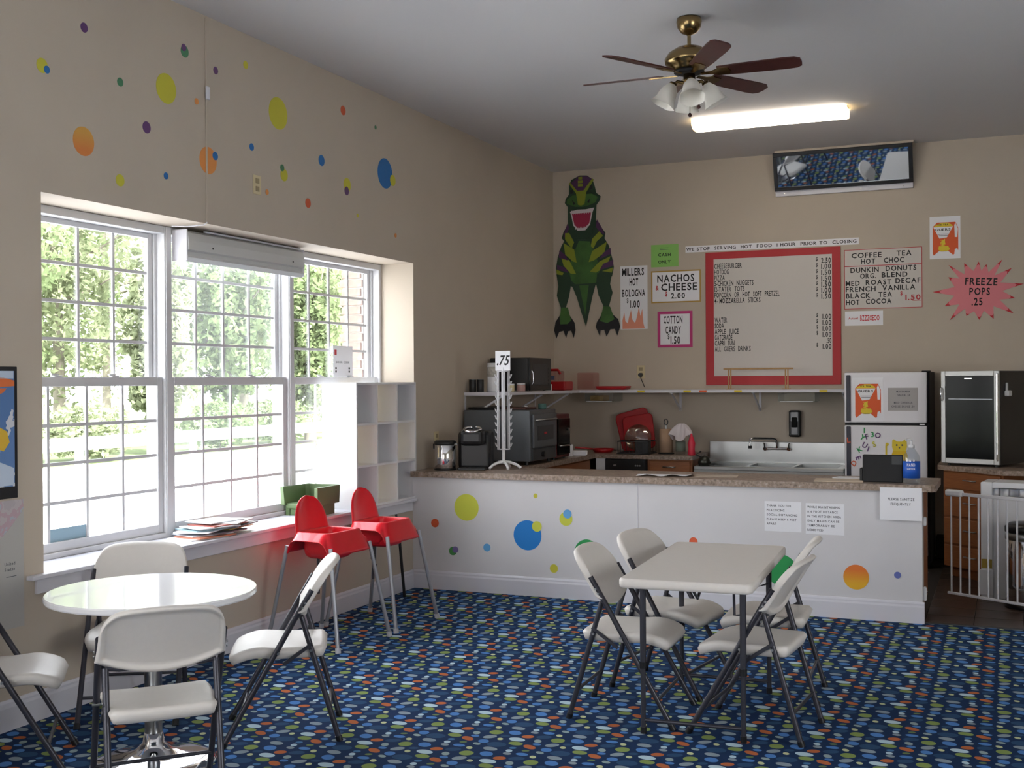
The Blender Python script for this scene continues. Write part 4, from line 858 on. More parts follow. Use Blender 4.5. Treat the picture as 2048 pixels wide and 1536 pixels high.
# ---------------------------------------------------------------- items on the bar
t = thing('airpot', 'stainless steel canister with a black lid at the window end of the bar', 'canister', (.205, 8.20, .905))
MB().lathe([(.085, 0), (.088, .01), (.06, .02)], 32).build('base', 'black', t); MB().lathe([(.078, .012), (.082, .02), (.082, .195), (.078, .20)], 40).build('body', 'chrome', t)
MB().lathe([(.084, .198), (.088, .205), (.086, .225), (.07, .232), (0, .234)], 36).build('lid', 'black', t)
MB().box(.082, .108, -.012, .012, .195, .21, .003).build('latch', 'steel', t); MB().tube([(-.08, 0, .215), (-.10, 0, .20), (-.098, 0, .165)], .006, 8).build('handle', 'black', t)
t = thing('coffee_maker', 'black single cup coffee maker with a silver lid handle on the bar', 'coffee maker', (.385, 8.36, .905), math.radians(14))
MB().box(-.13, .13, -.03, .16, 0, .30, .03, seg=3).build('body', 'black', t); b = MB(); b.box(-.11, .11, -.15, .0, .0, .022, .006).build('drip_tray', 'black', t)
MB().box(-.095, .095, -.15, .02, .19, .315, .035, seg=3).build('brew_head', 'black', t)
b = MB(); b.tube([(.066*math.sin(a), -.085-.062*math.cos(a), .316-.016*math.cos(a)) for a in [x*PI/10 for x in range(-9, 10)]]+[], .011, 10); b.build('lid_handle', 'chrome', t)
MB().tube([(-.02, -.03, .330), (-.03, .05, .322), (-.03, .12, .305)], .008, 8).build('lid_strip', 'alu', t)
t = thing('snack_rack', 'white wire spinner rack with a price card on the bar', 'rack', (.600, 8.44, .905))
MB().tube([(0, 0, .04), (0, 0, .80)], .013, 14).build('pole', 'whitep', t)
for k in range(5):
    a = 2*PI*k/5+.35; MB().tube([(0, 0, .055), (.05*math.cos(a), .05*math.sin(a), .052), (.10*math.cos(a), .10*math.sin(a), .035), (.135*math.cos(a), .135*math.sin(a), .008)], [.014, .012, .011, .011], 8).build('leg', 'whitep', t)
for k in range(6):
    a = 2*PI*k/6; ca, sa = math.cos(a), math.sin(a); b = MB()
    for da in (-.16, .16):
        c_, s_ = math.cos(a+da), math.sin(a+da); b.tube([(.05*c_, .05*s_, .155), (.05*c_, .05*s_, .77)], .0028, 5)
    for j in range(11):
        z = .17+.054*j; b.tube([(.05*ca, .05*sa, z), (.066*ca, .066*sa, z+.012), (.074*ca, .074*sa, z+.036)], .0028, 5)
    b.build('hook_strip', 'wire', t)
for z in (.155, .77): MB().tube([(.05*math.cos(q*PI/12), .05*math.sin(q*PI/12), z) for q in range(25)], .003, 5).build('ring', 'wire', t)
sg = MB().box(-.064, .064, -.008, -.004, .775, .93, .001).build('price_card', 'paper', t)
b = MB(); text(b, '.75', -.052, .82, .075, .10, 0, gap=.05); v_ = [(x+(y-.82)*.22, -.0086, y) for x, y, z in b.v]; b.v = v_; b.build('lettering', 'ink', sg)
t = thing('loose_papers', 'crumpled white paper sheet lying on the middle of the bar', 'paper', (1.97, 8.22, .906), .12)
MB().grid(lambda u, v: (-.20+.40*u, -.09+.18*v, .0012+.012*(math.sin(u*7+v*2)**2)*(1-v)+.03*max(0, u-.8)*5*(1-v)*.3), 24, 10).build('sheet', 'paper', t)
o = MB().box(-.15, .15, -.11, .11, 0, .0012).build('paper_sheet', mat('cream_sheet', (190, 176, 160), .7)); o.location = (2.33, 8.30, .9055); o.rotation_euler = (0, 0, .15); tag(o, 'cream sheet of paper flat on the bar right of the crumpled one', 'paper')
o = MB().box(-.16, .16, -.11, .11, 0, .006, .001).build('paper_sheet', mat('beige_sheet', (206, 190, 170), .7)); o.location = (3.20, 8.18, .9055); o.rotation_euler = (0, 0, .08); tag(o, 'beige papers on the bar left of the black payment screen', 'paper')
o = MB().box(-.10, .10, -.07, .07, 0, .004, .001).build('paper_sheet', 'paper'); o.location = (3.24, 8.42, .9055); o.rotation_euler = (0, 0, -.2); tag(o, 'white printed slip behind the beige papers on the bar', 'paper')
t = thing('payment_screen', 'black box shaped payment screen seen from behind at the bar end', 'screen', (3.485, 8.20, .905))
MB().box(-.128, .128, -.04, .015, .0, .182, .004).build('housing', 'blackmat', t); MB().box(-.15, -.128, -.02, .06, .0, .09, .006).build('card_reader', 'black', t); MB().box(.06, .126, -.0415, -.040, .12, .178).build('back_patch', 'greyd', t); MB().box(-.10, .10, .02, .14, 0, .03, .006).build('base', 'black', t)
t = thing('sanitizer_bottle', 'large clear hand sanitizer pump bottle with a blue label at the bar end', 'bottle', (3.672, 8.14, .905))
MB().lathe([(.050, 0), (.054, .01), (.054, .155), (.046, .19), (.022, .225), (.018, .235)], 28).build('bottle', glassy('gel_plastic', (.92, .96, .98), .12, haze=.10), t)
lb = MB().lathe([(.0545, .035), (.0545, .145)], 28).build('label_band', 'blueinkl', t)
b = MB(); text(b, 'HAND', 0, 0, .020, .052, 0, align='c'); text(b, 'SANITIZER', 0, -.022, .010, .052, 0, align='c'); b.v = [(.0552*math.sin(x/.0545), -.0552*math.cos(x/.0545), .115+y) for x, y, z in b.v]; b.build('lettering', 'paper', lb)
MB().lathe([(.020, .235), (.020, .255), (.006, .258), (.006, .285), (0, .285)], 16).build('cap', 'whitep', t); MB().tube([(0, 0, .285), (0, -.01, .292), (-.035, -.03, .288)], .007, 8).build('pump_spout', 'whitep', t)
# signs on the bar front
def sign(name, lab, loc, rot, w_, h_, m, lines=(), ink='ink', cat='sign', thick=.001, border=None, bm=None):
    t = thing(name, lab, cat, loc, rot)
    MB().box(0, w_, 0, h_, .0005, thick).build('sheet', m, t)
    if border:
        b = MB().box(0, w_, 0, border, thick, thick+.002).box(0, w_, h_-border, h_, thick, thick+.002).box(0, border, border, h_-border, thick, thick+.002).box(w_-border, w_, border, h_-border, thick, thick+.002); b.build('border', bm, t)
    if lines:
        b = MB()
        for (s_, x, y, h, ww) in lines: text(b, s_, x, y, h, ww, thick+.0004)
        b.build('lettering', ink, t)
    return t
L1 = ['THANK YOU FOR', 'PRACTICING', 'SOCIAL DISTANCING', 'PLEASE KEEP 6 FEET', 'APART']; wd = [.165, .12, .205, .20, .065]
sign('paper_notice', 'white paper notice on the bar about keeping six feet apart', (2.721, YF, .560), BACK, .248, .205, 'paper', [(s_, .015, .168-.031*i, .014, wd[i]) for i, s_ in enumerate(L1)], 'greyink')
L2 = ['WHILE MAINTAINING', 'A 6 FOOT DISTANCE', 'IN THE KITCHEN AREA', 'ONLY MASKS CAN BE', 'TEMPORARILY BE', 'REMOVED']; wd = [.215, .20, .222, .21, .18, .105]
sign('paper_notice', 'white paper notice on the bar about masks in the kitchen area', (2.998, YF, .552), BACK, .253, .209, 'paper', [(s_, .01, .176-.031*i, .014, wd[i]) for i, s_ in enumerate(L2)], 'greyink')
t = sign('paper_notice', 'white paper asking to sanitize, taped over the bar top edge', (3.483, 8.003, .672), BACK, .262, .214, 'paper', [('PLEASE SANITIZE', .05, .130, .016, .165), ('FREQUENTLY', .068, .098, .016, .125)], 'greyink')
b = MB().prism([(0.0, .21), (.05, .21), (.05, .0), (.012, .0)], -.006, -.004); b.build('folded_flap', 'paper', t)

# ================================================================== BACK WALL SIGNS
t = thing('dinosaur_cutout', 'green and purple cardboard dinosaur cutout on the back wall corner', 'wall cutout', (0, YB, 0), BACK)
def D(pts): return [((X-112)*.001284, 3.682-(Y-75)*.001214) for X, Y in pts]
DG = mat('dino_dark_green', (34, 62, 42), .6); MG = mat('dino_green', (62, 104, 46), .6, var=.25, vscale=6); YG = mat('dino_yellow_green', (138, 150, 40), .6); PU = mat('dino_purple', (78, 44, 84), .6); MR = mat('dino_mouth', (160, 34, 70), .5); TE = mat('dino_teeth', (210, 200, 204), .6); DK = mat('dino_claw', (22, 24, 28), .6)
def dp(name, polys, z0, z1, m, par=t):
    if name in ('stripes', 'toe_highlight'):
        for k, p_ in enumerate(polys): MB().prism(D(p_), z0+.0001*k, z1+.0001*k).build(name.rstrip('s') if name != 'toe_highlight' else name, m, par)
        return
    b = MB(); [b.prism(D(p_), z0, z1) for p_ in polys]; return b.build(name, m, par)
dp('body', [[(250, 470), (480, 470), (510, 520), (548, 575), (540, 620), (575, 680), (603, 790), (615, 860), (600, 935), (470, 1000), (380, 1030), (270, 1010), (145, 930), (135, 850), (150, 760), (180, 670), (205, 625), (185, 600), (200, 550), (235, 490)]], .001, .006, DG)
dp('chest', [[(330, 630), (420, 640), (470, 760), (500, 880), (470, 980), (400, 1030), (330, 1020), (265, 960), (240, 860), (280, 740)]], .006, .008, MG)
dp('tail', [[(265, 990), (470, 985), (440, 1090), (410, 1230), (385, 1345), (345, 1220), (310, 1100)]], .0062, .009, DG)
dp('tail_highlight', [[(330, 1000), (410, 1000), (395, 1120), (380, 1250), (355, 1120)]], .009, .0095, MG)
dp('leg', [[(140, 900), (250, 905), (262, 990), (245, 1090), (215, 1190), (245, 1260), (170, 1270), (175, 1180), (142, 1080), (155, 1000)]], .0062, .009, DG)
dp('leg', [[(480, 905), (600, 910), (585, 1000), (605, 1070), (575, 1180), (595, 1260), (515, 1270), (530, 1180), (490, 1090), (470, 990)]], .0062, .009, DG)
dp('foot', [[(130, 1300), (170, 1240), (245, 1240), (290, 1310), (298, 1370), (283, 1435), (262, 1375), (235, 1380), (218, 1435), (198, 1375), (160, 1385), (136, 1440), (118, 1370)]], .009, .011, DK)
dp('foot', [[(475, 1310), (520, 1240), (595, 1240), (650, 1290), (666, 1350), (643, 1425), (622, 1370), (585, 1372), (555, 1430), (535, 1375), (505, 1380), (500, 1430), (466, 1350)]], .009, .011, DK)
dp('toe_highlight', [[(180, 1180), (235, 1180), (262, 1290), (230, 1320), (170, 1320), (165, 1270)], [(530, 1180), (585, 1185), (620, 1290), (560, 1320), (500, 1300)]], .011, .0115, MG)
dp('head', [[(270, 120), (340, 88), (400, 92), (445, 125), (465, 190), (475, 240), (512, 270), (505, 305), (478, 340), (470, 480), (440, 580), (400, 620), (310, 618), (270, 570), (240, 480), (240, 345), (215, 310), (222, 275), (250, 240), (252, 170)]], .008, .013, DG)
dp('snout', [[(280, 250), (440, 245), (490, 275), (470, 320), (400, 345), (360, 350), (300, 345), (230, 315), (235, 280)]], .013, .0145, MG)
dp('crest', [[(262, 150), (330, 95), (400, 97), (450, 130), (400, 200), (380, 235), (330, 235), (300, 200)]], .013, .0145, PU)
dp('brow', [[(250, 150), (262, 140), (320, 215), (372, 215), (445, 120), (460, 130), (395, 230), (380, 330), (350, 340), (325, 330), (310, 235)], [(330, 100), (362, 100), (362, 122), (330, 122)], [(326, 130), (366, 130), (366, 152), (326, 152)], [(326, 160), (366, 160), (366, 180), (326, 180)]], .0145, .0155, YG)
dp('eye', [[(262, 205), (285, 205), (285, 235), (262, 235)], [(422, 180), (446, 178), (446, 212), (422, 212)]], .0145, .016, DK)
dp('nostril', [[(275, 285), (305, 320), (290, 330)], [(425, 285), (400, 315), (420, 322)]], .0155, .0165, DK)
dp('gum', [[(258, 385), (320, 370), (390, 372), (460, 362), (445, 400), (425, 500), (385, 545), (320, 545), (285, 500), (270, 420)]], .013, .0145, TE)
dp('mouth', [[(275, 402), (435, 400), (418, 490), (380, 525), (325, 525), (295, 495)]], .0145, .0152, MR)
tee = []
for i in range(11): x0 = 268+i*15.5; tee.append([(x0, 378), (x0+12, 376), (x0+6, 412)])
for i in range(8): x0 = 300+i*13; tee.append([(x0, 535), (x0+9, 535), (x0+4, 512)])
dp('teeth', tee, .0152, .016, TE)
dp('arm', [[(215, 560), (250, 560), (290, 640), (270, 690), (240, 650), (215, 610)]], .008, .012, YG); dp('arm', [[(500, 560), (530, 600), (480, 640), (450, 700), (430, 680), (440, 620)]], .008, .012, YG)
dp('stripes', [[(200, 640), (290, 700), (310, 810), (280, 800), (215, 740)], [(175, 740), (250, 790), (305, 905), (260, 900), (200, 830)], [(560, 650), (440, 720), (410, 810), (450, 800), (540, 740)], [(590, 770), (500, 810), (420, 890), (470, 900), (560, 850)], [(140, 860), (200, 890), (190, 910), (142, 900)], [(610, 865), (520, 890), (600, 905)]], .008, .0092, YG)
dp('stripes', [[(165, 700), (215, 740), (240, 790), (160, 760)], [(145, 820), (220, 850), (240, 890), (145, 860)], [(590, 700), (530, 740), (500, 790), (595, 750)], [(612, 800), (530, 830), (500, 880), (612, 850)], [(235, 480), (205, 560), (200, 610), (225, 570), (250, 520)], [(480, 460), (520, 530), (545, 590), (505, 570), (470, 520)]], .008, .0094, PU)
# hot bologna
t = sign('price_sign', 'narrow white price sign with flames for hot bologna beside the dinosaur', (.712, YB, 2.103), BACK, .28, .628, 'paper', [('MILLERS', .02, .535, .070, .225), ('HOT', .095, .435, .070, .09), ('BOLOGNA', .02, .325, .070, .235), ('$', .065, .265, .045, .018), ('1.00', .10, .215, .070, .10)])
b = MB()
for q in ([(.02, .005), (.02, .09), (.04, .17), (.05, .08), (.075, .06), (.09, .13), (.11, .19), (.12, .10), (.15, .06), (.17, .12), (.19, .22), (.205, .13), (.225, .2), (.235, .06), (.25, .005)],): b.prism(q, .001, .0015)
b.build('flames', mat('flame_print', (226, 150, 124), .7), t)
t = sign('price_sign', 'bright green paper reading cash only above the nachos sign', (1.031, YB, 2.707), BACK, .276, .220, 'greenpaper', [('CASH', .072, .105, .030, .125), ('ONLY', .072, .035, .030, .125)])
b = MB().box(.09, .175, .185, .189, .001, .0014).box(.09, .175, .168, .172, .001, .0014); b.build('fine_print', 'greyink', t)
t = sign('price_sign', 'white price sign with a gold border for nachos and cheese', (1.030, YB, 2.353), BACK, .498, .316, 'paper', [('NACHOS', .062, .205, .070, .37), ('CHEESE', .100, .120, .070, .36), ('2.00', .20, .042, .052, .14)], border=.013, bm='gold')
b = MB(); text(b, '&', .045, .128, .045, .03, .0016); text(b, '$', .14, .068, .045, .022, .0016); b.build('red_lettering', 'redink', t)
t = sign('price_sign', 'small white price sign with a magenta border for cotton candy', (1.093, YB, 1.917), BACK, .350, .353, 'paper', [('COTTON', .06, .235, .072, .19), ('CANDY', .08, .135, .072, .155), ('$', .10, .085, .045, .02), ('1.50', .13, .035, .072, .095)], border=.027, bm='magenta')
sign('strip_notice', 'long white paper strip about hot food above the red menu board', (1.377, YB, 2.835), BACK, 1.63, .062, 'paper', [('WE STOP  SERVING  HOT  FOOD  1 HOUR  PRIOR TO  CLOSING', .008, .016, .030, 1.60)], thick=.0012)
# menu board
t = thing('menu_board', 'large menu board with a red border above the sink', 'menu board', (1.576, YB, 1.547), BACK)
MB().box(0, 1.268, 0, 1.277, .001, .012, .002).build('red_backing', 'redb', t); f = MB().box(.08, 1.19, .085, 1.21, .012, .014, .001).build('letter_panel', 'board', t)
b = MB()
foods = [('CHEESEBURGER', .265, '2.50'), ('HOTDOG', .14, '1.00'), ('PIZZA', .10, '1.50'), ('5-CHICKEN  NUGGETS', .375, '1.50'), ('12-TATER  TOTS', .29, '1.50'), ('POPCORN  OR  HOT  SOFT  PRETZEL', .62, '1.00'), ('4- MOZZARELLA  STICKS', .44, '1.50')]
drinks = [('WATER', .12, '1.00'), ('SODA', .09, '1.00'), ('APPLE  JUICE', .23, '1.00'), ('GATORADE', .17, '1.00'), ('CAPRI  SUN', .19, '.50'), ('ALL  GUERS  DRINKS', .345, '1.00')]
for i, (s_, ww, pr_) in enumerate(foods):
    y = 1.118-.0555*i; text(b, s_, .088, y, .047, ww, .0144, gap=.09); text(b, pr_, 1.18, y+.012, .047, .088, .0144, align='r'); text(b, '$', 1.045, y+.034, .034, .016, .0144)
for i, (s_, ww, pr_) in enumerate(drinks):
    y = .600-.0555*i; text(b, s_, .088, y, .047, ww, .0144, gap=.09); text(b, pr_, 1.18, y+.008, .047, .078 if len(pr_) == 4 else .042, .0144, align='r')
    if pr_ != '.50': text(b, '$', 1.045, y+.032, .034, .016, .0144)
b.build('lettering', 'ink', f)
t = sign('drinks_sign', 'white letter sign with thin red lines for coffee and tea right of the menu board', (2.875, YB, 2.239), BACK, .680, .547, 'board', [('COFFEE', .065, .470, .045, .265), ('TEA', .46, .475, .045, .13), ('HOT', .15, .413, .045, .125), ('CHOC', .35, .416, .045, .175), ('DUNKIN', .055, .335, .045, .25), ('DONUTS', .365, .340, .045, .265), ('ORG.', .14, .280, .045, .14), ('BLEND', .33, .283, .045, .225), ('MED', .012, .215, .045, .125), ('ROAST', .19, .219, .045, .225), ('DECAF', .45, .225, .045, .215), ('FRENCH', .012, .160, .045, .265), ('VANILLA', .335, .165, .045, .285), ('BLACK', .015, .100, .045, .215), ('TEA', .30, .105, .045, .12), ('HOT', .015, .040, .045, .12), ('COCOA', .19, .045, .045, .225)], border=.005, bm='redink')
bx('red_rule', 'redink', t, .005, .675, .391, .397, .001, .0022)
b = MB(); text(b, '$', .49, .115, .035, .02, .0016); text(b, '1.50', .535, .070, .048, .13, .0016); b.box(.595, .67, .060, .063, .001, .0016); b.build('red_lettering', 'redink', t)
t = sign('small_notice', 'small white slip with red candy striped lettering under the drinks sign', (2.879, YB, 2.087), BACK, .336, .133, 'paper', [('Autuml', .03, .058, .020, .085)], 'redink')
b = MB(); text(b, 'BZZZOEOO', .135, .045, .048, .17, .0016, gap=.02); b.build('striped_lettering', mat('candy_red', (206, 60, 70), .6), t)
def carton_poster(lab, loc, rot, w_, h_):
    t = thing('carton_poster', lab, 'poster', loc, rot); MB().box(0, 1*w_, 0, 1*h_, .0005, .0012).build('sheet', 'paper', t)
    def P(q): return [(x*w_, y*h_) for x, y in q]
    z0, z1 = .0012, .0016
    MB().prism(P([(.10, .14), (.10, .76), (.24, .86), (.84, .86), (.93, .72), (.93, .20), (.78, .09), (.12, .09)]), z0, z1).build('orange_panel', 'orange', t)
    MB().prism(P([(.12, .76), (.20, .80), (.40, .85), (.60, .85), (.72, .80), (.76, .76)]), z1, z1+.0003).prism(P([(.28, .22), (.30, .30), (.60, .30), (.66, .22), (.56, .17), (.36, .17)]), z1, z1+.0003).build('yellow_band', 'yellow', t)
    for q in ([(.12, .755), (.76, .755), (.56, .50), (.32, .48)], [(.14, .09), (.75, .09), (.60, .18), (.30, .18)], [(.80, .78), (.84, .84), (.92, .70), (.90, .50), (.82, .50)], [(.80, .11), (.92, .18), (.90, .24), (.82, .22)]): MB().prism(P(q), z1, z1+.0003).build('white_panel', 'paper', t)
    b = MB(); text(b, 'GUERS', .18*w_, .665*h_, .055*h_, .50*w_, z1+.0006); b.box(.27*w_, .62*w_, .575*h_, .585*h_, z1+.0003, z1+.0006).box(.30*w_, .60*w_, .545*h_, .555*h_, z1+.0003, z1+.0006); text(b, 'ICE TEA', .27*w_, .79*h_, .035*h_, .34*w_, z1+.0006); b.build('lettering', 'ink', t)
    b = MB(); text(b, 'TEA', .36*w_, .47*h_, .14*w_, .20*h_, z1+.0006, ang=-PI/2); b.prism(P([(.40, .32), (.52, .34), (.48, .45), (.38, .42)]), z1, z1+.0004); b.build('side_lettering', 'yellow', t)
    return t
carton_poster('orange drink carton poster high on the back wall above the star', (3.620, YB, 2.667), BACK, .258, .378)
# star
t = thing('star_sign', 'pink starburst price sign with red tips for freeze pops', 'sign', (0, YB, 0), BACK)
def ST(X, Y): return (3.637+(X/4.04-184+0)*.004114+ (46.2*.004114)*0+ (0), 2.625-(Y/4.04-124)*.00442)
def ST(X, Y): return (3.637+((1680+X/4.04)-1864)*.004114, 2.625-((400+Y/4.04)-524)*.00442)
tips = [(880, 515), (1010, 505), (1128, 497), (1190, 522), (1318, 487), (1392, 560), (1487, 690), (1418, 803), (1405, 925), (1245, 965), (1130, 970), (1025, 935), (890, 965), (848, 850), (748, 732), (880, 615)]
poly = []; cx, cy = 1120, 735; tp = []
for i, (X, Y) in enumerate(tips):
    X2, Y2 = tips[(i+1) % 16]; poly.append(ST(X, Y)); mx_, my_ = (X+X2)/2-cx, (Y+Y2)/2-cy; l_ = math.hypot(mx_/195, my_/165); poly.append(ST(cx+mx_/l_, cy+my_/l_))
n_ = len(poly); ctr = ST(cx, cy)
vs = [(x, y, .004) for x, y in poly]+[(*ctr, .004)]+[(x, y, .001) for x, y in poly]; MB().add(vs, [(i, (i+1) % n_, n_) for i in range(n_)]+[(i+n_+1, (i+1) % n_+n_+1, (i+1) % n_, i) for i in range(n_)]).build('card', 'pinkstar', t)
for i in range(16):
    b = MB()
    T_ = Vector(poly[2*i]); A = T_.lerp(Vector(poly[2*i-1]), .42); B_ = T_.lerp(Vector(poly[2*i+1]), .42); b.prism([T_, A, A.lerp(B_, .5).lerp(T_, .25), B_], .004, .005)
    b.build('red_tip', 'startip', t)
b = MB(); text(b, 'FREEZE', ST(1015, 680)[0], ST(1015, 680)[1], .062, .265, .0044, ang=-.06); text(b, 'POPS', ST(1050, 765)[0], ST(1050, 765)[1], .062, .17, .0044, ang=-.03); text(b, '.25', ST(1068, 850)[0], ST(1068, 850)[1], .064, .09, .0044); b.build('lettering', 'ink', t)
# tilted mirror near the ceiling
t = thing('ceiling_mirror', 'black framed mirror tilted down above the menu board at the ceiling', 'mirror', (2.252, 11.085, 3.365), (PI/2+math.radians(18), 0, 0))
ww, hh = 1.235, .355; MB().box(0, ww, 0, hh, -.012, 0).build('backing', 'blackmat', t); MB().box(.03, ww-.03, .03, hh-.03, 0, .003).build('mirror_glass', 'mirror', t)
MB().box(0, ww, 0, .035, 0, .016, .003).box(0, ww, hh-.035, hh, 0, .016, .003).box(0, .035, .035, hh-.035, 0, .016, .003).box(ww-.035, ww, .035, hh-.035, 0, .016, .003).build('frame', 'black', t)
o = bx('mounting_ledge', 'trim', None, 2.255, 3.485, YB-.03, YB-.001, 3.318, 3.368, .002); tag(o, 'white mounting board screwed to the wall under the tilted mirror', 'board')
b = MB(); [b.tube([(x, YB-.0305, 3.34), (x, YB-.033, 3.34)], .006, 8) for x in (2.34, 2.68, 3.03, 3.40)]; so = b.build('screw', 'steel', o)
o = bx('mounting_ledge', 'wall', None, 2.27, 3.50, YB-.17, YB-.001, 3.700, 3.7205, .002); tag(o, 'beige board on the ceiling behind the top of the tilted mirror', 'board')

# ================================================================== CEILING FAN, LIGHT
t = thing('ceiling_fan', 'brass ceiling fan with six dark blades and four glass shades', 'ceiling fan', (2.549, 6.721, 0))
MB().lathe([(0, 3.720), (.070, 3.720), (.074, 3.70), (.068, 3.665), (.045, 3.635), (.02, 3.625), (.013, 3.62)], 36).build('canopy', 'brass', t)
MB().tube([(0, 0, 3.55), (0, 0, 3.63)], .011, 12).build('down_rod', 'brass', t)
MB().lathe([(.0, 3.562), (.03, 3.56), (.075, 3.545), (.122, 3.515), (.144, 3.48), (.140, 3.455), (.112, 3.44), (.098, 3.43), (.088, 3.415), (.0, 3.412)], 48).build('motor_housing', 'brass', t)
MB().lathe([(.085, 3.415), (.09, 3.40), (.06, 3.392), (0, 3.392)], 36).build('flywheel', 'blackmat', t)
MB().lathe([(.034, 3.392), (.036, 3.33), (.028, 3.30), (.012, 3.285), (0, 3.282)], 28).build('light_hub', 'brass', t)
for k in range(6):
    a = math.radians(60*k); mz = Matrix.Rotation(a, 4, 'Z')
    mzz = mz @ Matrix.Translation((0, 0, 3.395)) @ Matrix.Rotation(math.radians(-13), 4, 'X')
    pl = [(.17, -.050), (.30, -.058), (.55, -.064), (.615, -.060), (.645, -.040), (.65, 0), (.645, .040), (.615, .060), (.55, .064), (.30, .058), (.17, .050)]
    MB().prism(pl, -.004, .004, mzz).build('blade', 'blade', t)
    b = MB(); b.prism([(.07, -.012), (.13, -.014), (.17, -.035), (.235, -.032), (.245, 0), (.235, .032), (.17, .035), (.13, .014), (.07, .012)], -.010, -.0045, mzz); b.build('blade_iron', 'brass', t)
for k in range(4):
    a = math.radians(90*k+20); mz = Matrix.Rotation(a, 4, 'Z')
    b = MB(); b.tube([(.02, 0, 3.34), (.07, 0, 3.35), (.095, 0, 3.33)], .010, 10, mx=mz); b.build('arm', 'brass', t)
    ms = mz @ Matrix.Translation((.095, 0, 3.335)) @ Matrix.Rotation(math.radians(-28), 4, 'Y')
    pf = [(.020, .0), (.028, -.012), (.047, -.04), (.054, -.07), (.056, -.095), (.066, -.125), (.074, -.135)]
    n = 24; vs = []
    for r, z in pf:
        for q in range(n): rr = r*(1+(.05*math.cos(q*PI*2/n*6) if z < -.12 else 0)); vs.append((rr*math.cos(2*PI*q/n), rr*math.sin(2*PI*q/n), z))
    MB().add(vs, [(i*n+q, i*n+(q+1) % n, (i+1)*n+(q+1) % n, (i+1)*n+q) for i in range(len(pf)-1) for q in range(n)], True, ms).build('glass_shade', 'frost', t)
    MB().lathe([(.024, -.02), (.022, .008), (0, .01)], 16, mx=ms).build('socket_cup', 'brass', t)
for x, y, z in ((.01, -.03, 3.145), (.06, -.02, 3.19)):
    MB().tube([(x, y, 3.30), (x, y, z+.012)], .0018, 5).build('pull_chain', 'brass', t); MB().lathe([(0, z-.012), (.010, z-.008), (.012, z), (.006, z+.012), (0, z+.013)], 12, mx=Matrix.Translation((x, y, 0))).build('chain_knob', 'blade', t)
t = thing('ceiling_light', 'lit fluorescent wraparound light fixture on the ceiling', 'ceiling light', (2.51, 9.43, 0))
MB().box(-.61, .61, -.06, .06, 3.695, 3.7215).build('housing', 'trim', t)
pf = [(-.115, 3.715), (-.118, 3.70), (-.105, 3.665), (-.075, 3.645), (0, 3.640), (.075, 3.645), (.105, 3.665), (.118, 3.70), (.115, 3.715)]
vs = [(x, y, z) for x in (-.595, .595) for y, z in pf]; n = len(pf); MB().add(vs, [(i, i+1, i+1+n, i+n) for i in range(n-1)], True).build('diffuser', 'lamp', t)
for x in (-.61, .595): MB().add([(x+dx, y, z) for dx in (0, .015) for y, z in pf], [(i, i+1, i+1+n, i+n) for i in range(n-1)]+[tuple(range(n))[::-1], tuple(range(n, 2*n))]).build('end_cap', 'lampend', t)

# ================================================================== FRIDGE, COOLER, DOORWAY
t = thing('refrigerator', 'white top freezer refrigerator with dark handle strips beside the sink', 'refrigerator', (2.965, 10.36, 0))
MB().box(.0, .69, .045, .76, .02, 1.655, .004).build('body', 'blackmat', t)
f1 = MB().box(.0, .672, 0, .044, 1.222, 1.652, .010, seg=2).build('freezer_door', 'fridge', t); f2 = MB().box(.0, .672, 0, .044, .10, 1.200, .010, seg=2).build('fridge_door', 'fridge', t)
MB().box(.018, .052, -.014, .004, 1.235, 1.63, .004).build('handle', mat('navy_handle', (38, 38, 54), .4), f1); MB().box(.018, .052, -.014, .004, .62, 1.19, .004).build('handle', mat('navy_handle2', (38, 38, 54), .4), f2)
MB().box(.02, .67, .06, .09, .02, .09).build('kick_plate', 'blackmat', t); MB().box(.63, .70, .0, .06, 1.6525, 1.664, .003).build('hinge_cover', 'blackmat', t); MB().box(.61, .655, -.003, .03, 1.206, 1.217, .002).build('badge', 'steel', t)
carton_poster('orange drink carton poster on the freezer door', (3.030, 10.3598, 1.232), BACK, .255, .375)
sign('grey_note', 'grey note about marinara and cheese sauce on the freezer door', (3.322, 10.3598, 1.325), BACK, .242, .195, mat('grey_paper', (172, 168, 166), .8), [('MARINARA', .07, .155, .016, .11), ('SAUCE .50', .08, .125, .016, .10), ('MILD CHEDDAR', .05, .060, .016, .15), ('CHEESE SAUCE .50', .03, .030, .016, .185)], 'greyink')
LET = [('1', 3.125, 1.135, 'dgreen', 0), ('Y', 3.085, 1.09, 'dgreen', -.6), ('F', 3.145, 1.08, 'purple', .3), ('3', 3.185, 1.10, 'dgreen', .1), ('O', 3.22, 1.09, 'purple', .2), ('U', 3.105, 1.02, 'purple', -.5), ('S', 3.205, 1.015, 'yellow', .4), ('I', 3.15, .98, 'purple', -.3), ('L', 2.99, 1.05, 'red', .1), ('E', 3.055, .925, 'purple', -1.2), ('K', 3.085, .965, 'dgreen', .5), ('D', 3.045, .845, 'red', .9)]
for i, (ch, x, z, c_, a) in enumerate(LET):
    b = MB(); text(b, ch, 0, 0, .044, None, 0, ang=a); b.v = [(vx, vy, .003) for vx, vy, vz in b.v]; n = len(b.v)
    b.v += [(vx, vy, 0) for vx, vy, vz in b.v]
    o = b.build('letter_magnet', 'dot_'+c_); o.location = (x, 10.358 if ch != 'L' else 10.344, z); o.rotation_euler = BACK
    tag(o, {'dgreen': 'green', 'purple': 'purple', 'yellow': 'yellow', 'red': 'red'}[c_]+{'1': ' numeral one magnet', '3': ' numeral three magnet'}.get(ch, ' letter magnet '+ch)+' on the fridge door', 'magnet', 'letter magnets on the fridge')
